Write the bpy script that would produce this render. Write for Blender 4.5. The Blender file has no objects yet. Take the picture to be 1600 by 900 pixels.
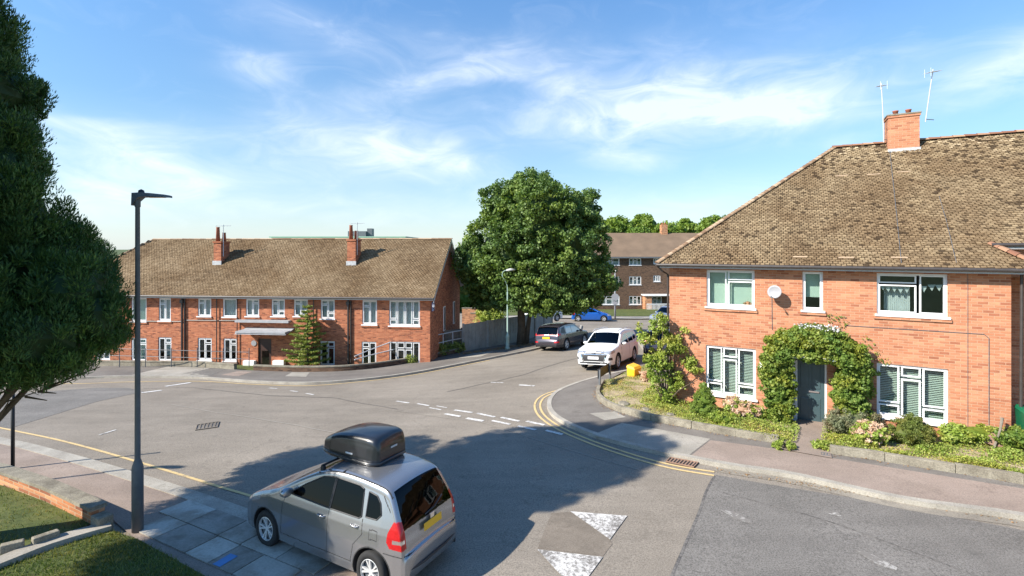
import bpy, bmesh, math, random
import numpy as np
from mathutils import Vector, Matrix, geometry
random.seed(7); RNG = np.random.default_rng(7)
SC = bpy.context.scene
# ------------------------------------------------------------------ camera
CZ = 5.3; F = 755.0; UX = 800.0; VY = 388.0
cam = bpy.data.cameras.new('camera'); co = bpy.data.objects.new('camera', cam); SC.collection.objects.link(co)
cam.sensor_fit = 'HORIZONTAL'; cam.sensor_width = 36; cam.lens = 36*F/1600; cam.shift_y = -(450-VY)/1600
cam.clip_start = 0.1; cam.clip_end = 8000
co.location = (0, 0, CZ); co.rotation_euler = (math.radians(90), 0, 0); SC.camera = co
# ------------------------------------------------------------------ light
SUN_EL = math.radians(37); LD = Vector((0.906, 0.423, 0)).normalized()   # way the light travels over the ground
sv = Vector((-LD.x*math.cos(SUN_EL), -LD.y*math.cos(SUN_EL), math.sin(SUN_EL)))   # towards the sun
sl = bpy.data.lights.new('sun', 'SUN'); sl.energy = 4.9; sl.angle = math.radians(0.5); sl.color = (1, 0.93, 0.83)
so = bpy.data.objects.new('sun', sl); SC.collection.objects.link(so); so.location = (0, 0, 60)
so.rotation_euler = sv.to_track_quat('Z', 'Y').to_euler()
W = bpy.data.worlds.new('World'); SC.world = W; W.use_nodes = True
SC.view_settings.view_transform = 'Standard'; SC.view_settings.look = 'None'; SC.view_settings.gamma = 1
SC.view_settings.exposure = 0.95
SKY_STRENGTH = 0.074
nt = W.node_tree; nt.nodes.clear()
def N(nt, t, **k):
    n = nt.nodes.new(t)
    for a, b in k.items(): setattr(n, a, b)
    return n
def setin(n, i, v):
    if hasattr(v, 'is_linked') or isinstance(v, bpy.types.NodeSocket): n.id_data.links.new(v, n.inputs[i])
    else: n.inputs[i].default_value = v
def M_(nt, op, a, b=0.0, c=0.0, clamp=False):
    n = N(nt, 'ShaderNodeMath', operation=op, use_clamp=clamp)
    setin(n, 0, a); setin(n, 1, b); setin(n, 2, c); return n.outputs[0]
def mixc(nt, f, a, b, mode='MIX'):
    n = N(nt, 'ShaderNodeMix', data_type='RGBA', blend_type=mode); n.clamp_result = False
    for s, v in ((0, f), (6, a), (7, b)):
        if isinstance(v, bpy.types.NodeSocket): nt.links.new(v, n.inputs[s])
        elif s == 0: n.inputs[0].default_value = v
        else: n.inputs[s].default_value = (*v[:3], 1)
    return n.outputs[2]
def ramp(nt, fac, stops, interp='LINEAR'):
    n = N(nt, 'ShaderNodeValToRGB'); cr = n.color_ramp; cr.interpolation = interp
    while len(cr.elements) < len(stops): cr.elements.new(0.5)
    for e, (p, c) in zip(cr.elements, stops):
        e.position = p; e.color = (*c, 1) if hasattr(c, '__len__') else (c, c, c, 1)
    nt.links.new(fac, n.inputs[0]); return n.outputs[0]
def noise(nt, vec, scale, detail=4, rough=0.55, dist=0.0):
    n = N(nt, 'ShaderNodeTexNoise'); n.inputs['Scale'].default_value = scale; n.inputs['Detail'].default_value = detail
    n.inputs['Roughness'].default_value = rough; n.inputs['Distortion'].default_value = dist
    if vec is not None: nt.links.new(vec, n.inputs['Vector'])
    return n.outputs['Fac'], n.outputs['Color']
sky = N(nt, 'ShaderNodeTexSky', sky_type='NISHITA'); sky.sun_disc = False; sky.sun_elevation = SUN_EL
sky.sun_rotation = math.atan2(sv.x, sv.y) % (2*math.pi); sky.altitude = 50; sky.air_density = 1.25; sky.dust_density = 0.3; sky.ozone_density = 2.6
tc = N(nt, 'ShaderNodeTexCoord'); sx = N(nt, 'ShaderNodeSeparateXYZ'); nt.links.new(tc.outputs['Generated'], sx.inputs[0])
az = M_(nt, 'ARCTAN2', sx.outputs[0], sx.outputs[1]); el = M_(nt, 'ARCSINE', sx.outputs[2])
cv = N(nt, 'ShaderNodeCombineXYZ'); nt.links.new(az, cv.inputs[0]); nt.links.new(M_(nt, 'MULTIPLY', el, 2.6), cv.inputs[1])
nw, nwc = noise(nt, cv.outputs[0], 3.2, 4, 0.55)
nf, _ = noise(nt, cv.outputs[0], 7.0, 7, 0.6, 0.9)
sp = N(nt, 'ShaderNodeSeparateColor'); nt.links.new(nwc, sp.inputs[0])
azw = M_(nt, 'MULTIPLY_ADD', M_(nt, 'SUBTRACT', sp.outputs[0], 0.5), 0.22, az)
elw = M_(nt, 'MULTIPLY_ADD', M_(nt, 'SUBTRACT', sp.outputs[1], 0.5), 0.10, el)
tot = None
for (u, v, ru, rv, k, tilt) in [(415, 108, 55, 24, .75, 0), (520, 235, 105, 40, 1.0, .05), (680, 245, 90, 34, .8, .25), (230, 262, 150, 36, .75, .1),
        (1050, 150, 170, 50, 1.1, .05), (1220, 160, 130, 26, 1.0, .0), (900, 190, 110, 26, .7, 0), (760, 95, 130, 22, .6, .15), (640, 135, 120, 22, .5, -.3), (1560, 118, 90, 34, .95, 0),
        (985, 240, 50, 18, .5, 0), (480, 40, 90, 22, .35, .2), (140, 205, 110, 12, .5, 0), (640, 330, 300, 16, .25, 0), (1100, 320, 200, 16, .25, 0), (1335, 215, 40, 10, .45, 0), (120, 300, 200, 40, .5, 0), (-500, 150, 400, 60, .9, 0), (2600, 120, 700, 60, .9, 0)]:
    a0 = math.atan2(u-UX, F); r0 = math.hypot(u-UX, F); e0 = math.atan2(VY-v, r0)
    sa = F/(r0*r0)*1.0; ra = ru*sa*1.0; re = rv/r0
    da = M_(nt, 'SUBTRACT', azw, a0); de = M_(nt, 'SUBTRACT', elw, e0)
    de = M_(nt, 'MULTIPLY_ADD', da, tilt, de)
    q = M_(nt, 'ADD', M_(nt, 'POWER', M_(nt, 'ABSOLUTE', M_(nt, 'DIVIDE', da, ra)), 2.0), M_(nt, 'POWER', M_(nt, 'ABSOLUTE', M_(nt, 'DIVIDE', de, re)), 2.0))
    g_ = M_(nt, 'MULTIPLY', M_(nt, 'EXPONENT', M_(nt, 'MULTIPLY', q, -0.75)), k)
    tot = g_ if tot is None else M_(nt, 'ADD', tot, g_)
m = M_(nt, 'MULTIPLY', tot, M_(nt, 'MULTIPLY_ADD', nf, 2.3, -0.45), clamp=True)
veil = M_(nt, 'MULTIPLY', M_(nt, 'SUBTRACT', nf, 0.52, clamp=True), 0.45)
m = M_(nt, 'ADD', m, veil, clamp=True)
hz = ramp(nt, M_(nt, 'MULTIPLY', el, 1.6, clamp=True), [(0.0, 0.45), (0.15, 0.30), (0.4, 0.10), (1.0, 0.0)])
tintc = ramp(nt, M_(nt, 'MULTIPLY', el, 1.6, clamp=True), [(0.0, (.82, .90, .98)), (0.25, (.66, .95, 1.15)), (1.0, (.82, 1.32, 1.74))])
base = mixc(nt, hz, mixc(nt, 1.0, sky.outputs[0], tintc, 'MULTIPLY'), (7.2, 8.6, 9.8))
col = mixc(nt, M_(nt, 'MULTIPLY', m, 0.62), base, (9.0, 9.4, 10.0))
bg = N(nt, 'ShaderNodeBackground'); nt.links.new(col, bg.inputs[0]); bg.inputs[1].default_value = SKY_STRENGTH
wo = N(nt, 'ShaderNodeOutputWorld'); nt.links.new(bg.outputs[0], wo.inputs[0])

# ------------------------------------------------------------------ terrain height
CP = np.array([(-3, 8, -.2), (3, 8, -.2), (10, 8, -.15), (-9, 9, 0), (-9, 14, -.35), (-15, 12, -.2), (0, 14, -.38), (5, 12.5, -.2), (9.2, 14.6, -.12),
    (6, 17.5, -.2), (14, 11, -.05), (4.8, 22.1, -.28), (6.1, 24.5, -.48), (3, 30.4, -1.1), (0, 31, -1.3), (8, 52, -2.5), (14, 50, -2.4), (-13, 25.5, -1.5), (-21, 26, -1.55), (-5, 26.5, -1.32),
    (-14, 30, -1.9), (-21, 31, -2.0), (-7, 30, -1.8), (-6, 19, -.8), (-14, 18, -.75), (0, 20, -.62), (15, 62, -3), (25, 66, -3), (0, 60, -3), (12, 26, -.4), (20, 12, .1), (20, 28, 0),
    (40, 110, -5), (0, 120, -6), (-70, 110, -7), (-70, 20, -3), (80, 20, -1), (110, 110, -4), (0, -60, 1.5), (-80, -60, 0), (90, -60, 2), (0, 0, 0.0), (-12, 2, .35), (12, 0, 0), (-25, 45, -3.2), (-8, 45, -2.9)], float)
def _k(r2): return np.where(r2 > 1e-9, r2*np.log(np.maximum(r2, 1e-9))*0.5, 0)
_n = len(CP); _A = np.zeros((_n+3, _n+3)); _d = ((CP[:, None, :2]-CP[None, :, :2])**2).sum(-1)
_A[:_n, :_n] = _k(_d) + np.eye(_n)*2.0; _A[:_n, _n] = 1; _A[:_n, _n+1:] = CP[:, :2]; _A[_n, :_n] = 1; _A[_n+1:, :_n] = CP[:, :2].T
_w = np.linalg.solve(_A, np.r_[CP[:, 2], 0, 0, 0])
def HN(x, y):
    x = np.asarray(x, float); y = np.asarray(y, float)
    d = (x[..., None]-CP[:, 0])**2+(y[..., None]-CP[:, 1])**2
    z = _k(d) @ _w[:_n] + _w[_n] + _w[_n+1]*x + _w[_n+2]*y
    R = np.hypot(x, y-25); t = np.clip((R-70)/60, 0, 1); t = t*t*(3-2*t)
    return np.clip(z, -9, 4)*(1-t) + t*(-7.0)
def H(x, y): return float(HN(x, y))
def g(u, v, off=0.0):
    kx = (u-UX)/F; kz = -(v-VY)/F
    ys = np.r_[np.arange(3, 60, .5), np.arange(60, 300, 4)]
    dz = CZ+kz*ys-(HN(kx*ys, ys)+off)
    i = np.argmax(dz < 0)
    if dz[i] >= 0: return Vector((kx*200, 200))
    a, b = ys[i-1], ys[i]
    for _ in range(30):
        m_ = (a+b)/2
        if CZ+kz*m_-(H(kx*m_, m_)+off) > 0: a = m_
        else: b = m_
    return Vector((kx*a, a))
def gl(pts, off=0.0): return [g(u, v, off) for u, v in pts]
# ------------------------------------------------------------------ materials
def newmat(name):
    m = bpy.data.materials.new(name); m.use_nodes = True; m.node_tree.nodes.clear(); nt = m.node_tree
    b = N(nt, 'ShaderNodeBsdfPrincipled'); o = N(nt, 'ShaderNodeOutputMaterial'); nt.links.new(b.outputs[0], o.inputs[0])
    return m, nt, b
def objco(nt): return N(nt, 'ShaderNodeTexCoord').outputs['Object']
def bump(nt, b, h, strength=0.3, dist=0.01):
    n = N(nt, 'ShaderNodeBump'); n.inputs['Strength'].default_value = strength; n.inputs['Distance'].default_value = dist
    nt.links.new(h, n.inputs['Height']); nt.links.new(n.outputs[0], b.inputs['Normal'])
def simple(name, col, rough=0.6, var=0.12, scale=6, metal=0.0, coat=0.0, bumps=0.0, spec=0.5):
    m, nt, b = newmat(name); f, _ = noise(nt, objco(nt), scale, 5, 0.6)
    c = ramp(nt, f, [(0.3, tuple(x*(1-var) for x in col)), (0.7, tuple(min(1, x*(1+var)) for x in col))])
    nt.links.new(c, b.inputs['Base Color']); b.inputs['Roughness'].default_value = rough; b.inputs['Metallic'].default_value = metal
    b.inputs['Coat Weight'].default_value = coat; b.inputs['Coat Roughness'].default_value = 0.05; b.inputs['Specular IOR Level'].default_value = spec
    if bumps: f2, _ = noise(nt, objco(nt), scale*8, 3, 0.6); bump(nt, b, f2, bumps, 0.01)
    return m
def ground_mat(name, c1, c2, speck=0.25, big=0.25, stain=None, rough=0.9, bmp=0.5, warm=None):
    m, nt, b = newmat(name); o = objco(nt)
    f1, _ = noise(nt, o, big, 6, 0.62, 0.4); c = ramp(nt, f1, [(0.32, c1), (0.68, c2)])
    mp = N(nt, 'ShaderNodeMapping'); mp.inputs['Rotation'].default_value = (0, 0, 0.42); mp.inputs['Scale'].default_value = (0.25, 1.6, 1); nt.links.new(o, mp.inputs[0])
    f4, _ = noise(nt, mp.outputs[0], 1.2, 5, 0.6); c = mixc(nt, 0.55, c, ramp(nt, f4, [(0.3, 0.80), (0.7, 1.15)]), 'MULTIPLY')
    f2, _ = noise(nt, o, 38, 3, 0.8); s = ramp(nt, f2, [(0.25, 1-speck*1.6), (0.5, 1.0), (0.75, 1+speck*1.3)]); c = mixc(nt, 1.0, c, s, 'MULTIPLY')
    f3, _ = noise(nt, o, 2.4, 6, 0.7); c = mixc(nt, ramp(nt, f3, [(0.58, 0.0), (0.72, 0.5)]), c, stain or tuple(x*0.6 for x in c1))
    v = N(nt, 'ShaderNodeTexVoronoi', feature='DISTANCE_TO_EDGE'); v.inputs['Scale'].default_value = 0.33
    wp = N(nt, 'ShaderNodeVectorMath', operation='ADD'); _, nc = noise(nt, o, 1.5, 5, 0.7); nt.links.new(o, wp.inputs[0]); nt.links.new(nc, wp.inputs[1]); nt.links.new(wp.outputs[0], v.inputs['Vector'])
    cr = ramp(nt, v.outputs['Distance'], [(0.0, 0.75), (0.006, 0.0)]); crm = M_(nt, 'MULTIPLY', cr, ramp(nt, f1, [(0.5, 0.0), (0.6, 0.55)]))
    c = mixc(nt, crm, c, tuple(x*0.35 for x in c1))
    nt.links.new(c, b.inputs['Base Color']); b.inputs['Roughness'].default_value = rough; b.inputs['Specular IOR Level'].default_value = 0.3
    bump(nt, b, f2, bmp, 0.006); return m
def brick_mat(name, c1, c2, mortar, dark, sc=1.0, bw=.225, bh=.075, dirt=0.2):
    m, nt, b = newmat(name); o = objco(nt); s = N(nt, 'ShaderNodeSeparateXYZ'); nt.links.new(o, s.inputs[0])
    cb = N(nt, 'ShaderNodeCombineXYZ'); nt.links.new(M_(nt, 'ADD', s.outputs[0], s.outputs[1]), cb.inputs[0]); nt.links.new(s.outputs[2], cb.inputs[1])
    t = N(nt, 'ShaderNodeTexBrick'); nt.links.new(cb.outputs[0], t.inputs['Vector']); t.inputs['Scale'].default_value = 1
    t.inputs['Brick Width'].default_value = bw; t.inputs['Row Height'].default_value = bh; t.inputs['Mortar Size'].default_value = .007; t.inputs['Mortar Smooth'].default_value = 0.3
    t.inputs['Color1'].default_value = (0, 0, 0, 1); t.inputs['Color2'].default_value = (1, 1, 1, 1); t.inputs['Mortar'].default_value = (0.5, 0.5, 0.5, 1); t.inputs['Bias'].default_value = 0
    rnd = N(nt, 'ShaderNodeSeparateColor'); nt.links.new(t.outputs['Color'], rnd.inputs[0])
    # a second lookup makes a few bricks darker than the rest
    c = ramp(nt, rnd.outputs[0], [(0.0, dark), (0.10, dark), (0.2, c1), (0.75, c2), (1.0, tuple(min(1, x*1.18) for x in c2))])
    f1, _ = noise(nt, o, 0.9, 5, 0.6); c = mixc(nt, 0.8, c, ramp(nt, f1, [(0.3, 1-dirt), (0.7, 1+dirt*0.6)]), 'MULTIPLY')
    mp = N(nt, 'ShaderNodeMapping'); mp.inputs['Scale'].default_value = (1.1, 1.1, 9); nt.links.new(o, mp.inputs[0])
    f2, _ = noise(nt, mp.outputs[0], 2.2, 5, 0.75); c = mixc(nt, 0.7, c, ramp(nt, f2, [(0.33, 0.68), (0.5, 1.0), (0.7, 1.18)]), 'MULTIPLY')
    c = mixc(nt, t.outputs['Fac'], c, mortar); f3, _ = noise(nt, o, 60, 3, 0.7)
    c = mixc(nt, 0.35, c, ramp(nt, f3, [(0.3, 0.8), (0.7, 1.2)]), 'MULTIPLY')
    nt.links.new(c, b.inputs['Base Color']); b.inputs['Roughness'].default_value = 0.92; b.inputs['Specular IOR Level'].default_value = 0.2
    h = M_(nt, 'SUBTRACT', M_(nt, 'MULTIPLY', f3, 0.5), t.outputs['Fac']); bump(nt, b, h, 0.6, 0.008); return m
def attr_mat(name, stops, rough=0.8, patch=None, patch_scale=0.5, trans=0.0, spec=0.3, bumps=0.0, fine=0.0):
    """colour picked by the random value every tile / leaf carries, with larger patches mixed in"""
    m, nt, b = newmat(name); a = N(nt, 'ShaderNodeAttribute', attribute_name='tone'); o = objco(nt)
    c = ramp(nt, a.outputs['Fac'], stops)
    if patch:
        f, _ = noise(nt, o, patch_scale, 5, 0.6, 0.5); c = mixc(nt, ramp(nt, f, [(0.42, 0.0), (0.62, 0.85)]), c, mixc(nt, 1.0, c, patch, 'MULTIPLY'))
    if fine: f3, _ = noise(nt, o, 25, 3, 0.7); c = mixc(nt, fine, c, ramp(nt, f3, [(0.3, 0.7), (0.7, 1.3)]), 'MULTIPLY')
    nt.links.new(c, b.inputs['Base Color']); b.inputs['Roughness'].default_value = rough; b.inputs['Specular IOR Level'].default_value = spec
    if bumps: f2, _ = noise(nt, o, 30, 3, 0.7); bump(nt, b, f2, bumps, 0.01)
    if trans:
        t = N(nt, 'ShaderNodeBsdfTranslucent'); nt.links.new(mixc(nt, 1.0, c, (1.2, 1.3, 0.6), 'MULTIPLY'), t.inputs[0]); x = N(nt, 'ShaderNodeMixShader'); x.inputs[0].default_value = trans
        nt.links.new(b.outputs[0], x.inputs[1]); nt.links.new(t.outputs[0], x.inputs[2]); nt.links.new(x.outputs[0], [n for n in nt.nodes if n.type == 'OUTPUT_MATERIAL'][0].inputs[0])
    return m
def glass_mat(name, tint, refl=0.08, see=0.7):
    m = bpy.data.materials.new(name); m.use_nodes = True; nt = m.node_tree; nt.nodes.clear()
    tr = N(nt, 'ShaderNodeBsdfTransparent'); tr.inputs[0].default_value = (*tint, 1); gl_ = N(nt, 'ShaderNodeBsdfGlossy'); gl_.inputs['Roughness'].default_value = 0.03; gl_.inputs['Color'].default_value = (.9, .95, 1, 1)
    fr = N(nt, 'ShaderNodeLayerWeight'); fr.inputs[0].default_value = 0.12; f = M_(nt, 'MULTIPLY_ADD', fr.outputs['Fresnel'], see, refl, clamp=True)
    x = N(nt, 'ShaderNodeMixShader'); nt.links.new(f, x.inputs[0]); nt.links.new(tr.outputs[0], x.inputs[1]); nt.links.new(gl_.outputs[0], x.inputs[2])
    o = N(nt, 'ShaderNodeOutputMaterial'); nt.links.new(x.outputs[0], o.inputs[0]); return m
MT = {}
MT['road'] = ground_mat('road_asphalt', (.190, .163, .129), (.268, .232, .186), 0.38)
MT['road_dark'] = ground_mat('newer_asphalt', (.135, .125, .11), (.19, .175, .155), 0.5, 0.5)
MT['road_patch'] = ground_mat('patched_asphalt', (.145, .121, .094), (.215, .180, .140), 0.25, 1.2)
MT['pave_pink'] = ground_mat('pink_pavement', (.22, .172, .138), (.31, .245, .20), 0.25, 0.5)
MT['pave_grey'] = ground_mat('grey_pavement', (.13, .115, .10), (.20, .18, .155), 0.25, 0.5)
MT['pave_light'] = ground_mat('pale_concrete', (.25, .23, .19), (.36, .33, .28), 0.2, 0.8)
MT['kerb'] = ground_mat('kerb_stone', (.27, .245, .205), (.40, .37, .31), 0.25, 1.5)
MT['gutter'] = ground_mat('gutter_dust', (.20, .175, .14), (.30, .265, .21), 0.25, 1.5)
MT['slab'] = attr_mat('paving_slab', [(0, (.27, .25, .215)), (.5, (.36, .34, .295)), (1, (.45, .43, .375))], 0.85, (.6, .55, .5), 1.6, bumps=.3, fine=.5)
MT['soil'] = ground_mat('dry_soil', (.26, .20, .12), (.42, .34, .22), 0.4, 1.2)
MT['lawn'] = ground_mat('lawn_soil', (.05, .075, .018), (.12, .13, .035), 0.4, 1.6, stain=(.2, .15, .07))
MT['land'] = ground_mat('land', (.045, .075, .02), (.10, .12, .04), 0.3, 0.05)
MT['stone'] = ground_mat('old_stone', (.16, .14, .105), (.31, .28, .215), 0.35, 2.5, bmp=.8)
def paint(name, col, wear=0.5):
    m, nt, b = newmat(name); o = objco(nt); f, _ = noise(nt, o, 14, 6, 0.8); f2, _ = noise(nt, o, 2, 4, 0.6)
    c = mixc(nt, ramp(nt, M_(nt, 'ADD', M_(nt, 'MULTIPLY', f, 0.7), M_(nt, 'MULTIPLY', f2, 0.3)), [(wear-.06, 0), (wear+.05, 1)]), (.17, .155, .135), col)
    nt.links.new(c, b.inputs['Base Color']); b.inputs['Roughness'].default_value = 0.8; return m
MT['white_line'] = paint('worn_white_paint', (.62, .60, .56), .46)
MT['scuff'] = paint('faint_white_scuff', (.45, .43, .39), .56)
MT['white_tri'] = paint('worn_white_triangle', (.60, .575, .53), .50)
MT['yellow_line'] = paint('yellow_paint', (.58, .42, .19), .42)
MT['brick'] = brick_mat('orange_brick', (.44, .178, .094), (.50, .225, .125), (.48, .29, .19), (.35, .135, .075), dirt=.2)
MT['brick_l'] = brick_mat('red_brick', (.36, .112, .055), (.46, .165, .082), (.38, .21, .135), (.24, .08, .046), dirt=.22)
MT['brick_far'] = brick_mat('brown_brick', (.10, .062, .042), (.145, .088, .056), (.13, .09, .065), (.06, .04, .03))
MT['brick_wall'] = brick_mat('wall_brick', (.42, .16, .07), (.55, .26, .13), (.4, .3, .2), (.25, .10, .06), dirt=.35)
TS = [(0, (.06, .042, .026)), (.15, (.17, .122, .072)), (.5, (.255, .19, .115)), (.85, (.335, .258, .155)), (1, (.50, .40, .26))]
MT['tile'] = attr_mat('roof_tile', TS, .92, (.72, .66, .62), .55, bumps=.5, fine=.5, spec=.15)
MT['tile_l'] = attr_mat('roof_tile_far', [(0, (.12, .08, .046)), (.5, (.23, .165, .098)), (1, (.34, .255, .16))], .92, (.74, .68, .62), .4, bumps=.3, fine=.3, spec=.15)
MT['tile_far'] = simple('far_roof_tile', (.165, .112, .07), .9, .2, .5, bumps=.3)
MT['ridge'] = attr_mat('ridge_tile', [(0, (.20, .09, .055)), (.5, (.30, .16, .095)), (1, (.40, .27, .17))], .9, bumps=.4, fine=.4)
MT['hip'] = attr_mat('hip_tile', [(0, (.20, .12, .07)), (.5, (.31, .21, .13)), (1, (.44, .32, .21))], .9, bumps=.4, fine=.4)
MT['upvc'] = simple('white_upvc', (.80, .80, .79), .35, .03, 3)
MT['black'] = simple('black_plastic', (.02, .02, .022), .5, .2, 8)
MT['gutter_pl'] = simple('brown_gutter', (.05, .042, .038), .45, .2, 8)
MT['fascia'] = simple('grey_white_fascia', (.50, .50, .49), .5, .08, 8)
MT['glass'] = glass_mat('window_glass', (.80, .85, .83), .05)
MT['glass_car'] = glass_mat('car_glass', (.012, .015, .016), .02, .34)
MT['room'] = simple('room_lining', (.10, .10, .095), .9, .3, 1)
MT['blind_g'] = simple('pale_green_blind', (.60, .70, .62), .8, .05, 3)
MT['slats'] = simple('blind_slats', (.66, .72, .66), .6, .05, 3)
MT['net'] = simple('net_curtain', (.62, .64, .66), .8, .12, 4)
MT['red_cloth'] = simple('dark_red_curtain', (.22, .02, .04), .8, .2, 4)
MT['door'] = simple('dark_teal_door', (.05, .085, .095), .35, .08, 4)
MT['door_l'] = simple('dark_brown_door', (.05, .022, .015), .5, .2, 4)
MT['lead'] = simple('lead_flashing', (.45, .46, .46), .5, .2, 8)
MT['metal'] = simple('grey_metal', (.55, .56, .56), .5, .1, 10, .1)
MT['dgrey'] = simple('dark_grey_steel', (.12, .128, .137), .5, .15, 5, spec=.4)
MT['green_lamp'] = simple('grey_green_paint', (.27, .38, .33), .55, .15, 5)
MT['bark'] = simple('bark', (.10, .075, .05), .95, .35, 6, bumps=.8)
MT['wood'] = simple('weathered_wood', (.20, .17, .135), .9, .3, 5, bumps=.4)
MT['fence_g'] = ground_mat('concrete_fence', (.30, .285, .25), (.42, .40, .355), .3, 1.2)
MT['wood_b'] = simple('brown_board', (.26, .16, .11), .85, .2, 5, bumps=.3)
MT['yellow'] = simple('yellow_plastic', (.78, .44, .02), .5, .08, 5)
MT['green_bin'] = simple('green_plastic', (.004, .12, .055), .45, .1, 4)
MT['silver'] = simple('silver_paint', (.33, .335, .345), .27, .02, 3, .72, .6)
MT['whitecar'] = simple('white_paint', (.74, .75, .74), .4, .02, 3, 0, .15)
MT['blackcar'] = simple('charcoal_paint', (.045, .038, .05), .25, .05, 3, .4, 1.0)
MT['bluecar'] = simple('blue_paint', (.008, .10, .42), .25, .05, 3, .2, 1.0)
MT['greycar'] = simple('grey_blue_paint', (.26, .28, .33), .25, .05, 3, .4, 1.0)
MT['rubber'] = simple('tyre_rubber', (.018, .018, .018), .85, .2, 12)
MT['alloy'] = simple('alloy_rim', (.66, .66, .65), .4, .05, 6, .4)
MT['red_lens'] = simple('red_lens', (.42, .006, .008), .2, .15, 30, 0, .35)
MT['clear_lens'] = simple('clear_lens', (.30, .32, .35), .12, .2, 30, .3, .6)
MT['plate_y'] = simple('yellow_plate', (.75, .42, .02), .4, .05, 10)
MT['plate_w'] = simple('white_plate', (.75, .75, .75), .4, .05, 10)
MT['chrome'] = simple('chrome', (.75, .75, .76), .12, .02, 6, 1.0)
MT['boxblack'] = simple('satin_black_shell', (.016, .018, .022), .28, .15, 5, 0, .4)
MT['seam'] = simple('panel_gap', (.03, .03, .03), .8, .1, 5)
MT['canopy'] = simple('grey_canopy', (.33, .335, .34), .6, .15, 3)
MT['dish'] = simple('grey_dish', (.30, .30, .31), .5, .08, 6)
MT['pot'] = simple('clay_pot', (.30, .10, .055), .85, .2, 8)
MT['greenclad'] = simple('pale_green_cladding', (.28, .46, .33), .6, .06, .6)
MT['pink_fl'] = attr_mat('faded_flower', [(0, (.45, .25, .14)), (.5, (.62, .44, .32)), (1, (.74, .60, .46))], .8, trans=.15)
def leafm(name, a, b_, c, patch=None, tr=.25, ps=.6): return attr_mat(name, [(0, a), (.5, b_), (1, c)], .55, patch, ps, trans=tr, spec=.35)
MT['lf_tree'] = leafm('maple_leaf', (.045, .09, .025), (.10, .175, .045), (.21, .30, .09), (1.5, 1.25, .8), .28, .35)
MT['lf_con'] = leafm('cypress_needle', (.018, .048, .012), (.042, .10, .024), (.12, .20, .05), (1.5, 1.3, .8), .12, .8)
MT['lf_fir'] = leafm('fir_needle', (.13, .17, .03), (.24, .29, .06), (.38, .41, .12), None, .2)
MT['lf_ivy'] = leafm('ivy_leaf', (.06, .12, .02), (.13, .21, .035), (.24, .32, .075), (1.6, 1.1, .7), .25, 1.3)
MT['lf_cone'] = leafm('box_leaf', (.10, .16, .02), (.17, .24, .035), (.24, .31, .06), None, .2)
MT['lf_round'] = leafm('dense_shrub_leaf', (.08, .11, .02), (.13, .17, .035), (.20, .23, .06), (1.3, .9, .7), .2, 2)
MT['lf_mix'] = leafm('mixed_cover_leaf', (.12, .18, .02), (.24, .33, .05), (.40, .46, .13), (1.35, 1.0, .9), .25, 1.0)
MT['lf_far'] = leafm('far_leaf', (.09, .16, .02), (.14, .23, .035), (.22, .31, .06), (1.3, 1.1, .8), .25, .12)
MT['lf_sage'] = leafm('sage_leaf', (.10, .12, .05), (.17, .19, .10), (.28, .29, .18), (1.2, .7, .7), .15, 1.5)
MT['weed'] = leafm('dry_weed_blade', (.15, .21, .04), (.27, .32, .08), (.46, .44, .19), (1.3, .9, .7), .2, .9)
MT['blade'] = leafm('grass_blade', (.05, .09, .015), (.10, .15, .03), (.22, .22, .07), (1.5, 1.0, .7), .3, .9)
MT['blue'] = simple('blue_spray_mark', (.08, .22, .45), .8, .1, 5)
# ------------------------------------------------------------------ mesh helpers
def obj(name, verts, faces, mat, parent=None, smooth=False, tone=None):
    me = bpy.data.meshes.new(name)
    if isinstance(faces, np.ndarray):
        nv, nf, k = len(verts), len(faces), faces.shape[1]
        me.vertices.add(nv); me.vertices.foreach_set('co', np.asarray(verts, np.float32).ravel())
        me.loops.add(nf*k); me.loops.foreach_set('vertex_index', faces.astype(np.int32).ravel())
        me.polygons.add(nf); me.polygons.foreach_set('loop_start', np.arange(0, nf*k, k, dtype=np.int32)); me.update(calc_edges=True)
    else: me.from_pydata([tuple(v) for v in verts], [], [tuple(f) for f in faces]); me.update()
    if tone is not None:
        a = me.attributes.new('tone', 'FLOAT', 'FACE'); a.data.foreach_set('value', np.asarray(tone, np.float32))
    if smooth: me.polygons.foreach_set('use_smooth', np.ones(len(me.polygons), bool))
    for m in (mat if isinstance(mat, list) else [mat]): me.materials.append(MT[m] if isinstance(m, str) else m)
    o = bpy.data.objects.new(name, me); SC.collection.objects.link(o)
    if parent: o.parent = parent
    return o
def tag(o, label=None, cat=None, group=None, kind=None):
    if label: o['label'] = label
    if cat: o['category'] = cat
    if group: o['group'] = group
    if kind: o['kind'] = kind
    return o
def thing(name, loc, rz, label, cat, group=None):
    o = bpy.data.objects.new(name, None); SC.collection.objects.link(o); o.location = loc; o.rotation_euler = (0, 0, rz); o.empty_display_size = .3
    return tag(o, label, cat, group)
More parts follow.
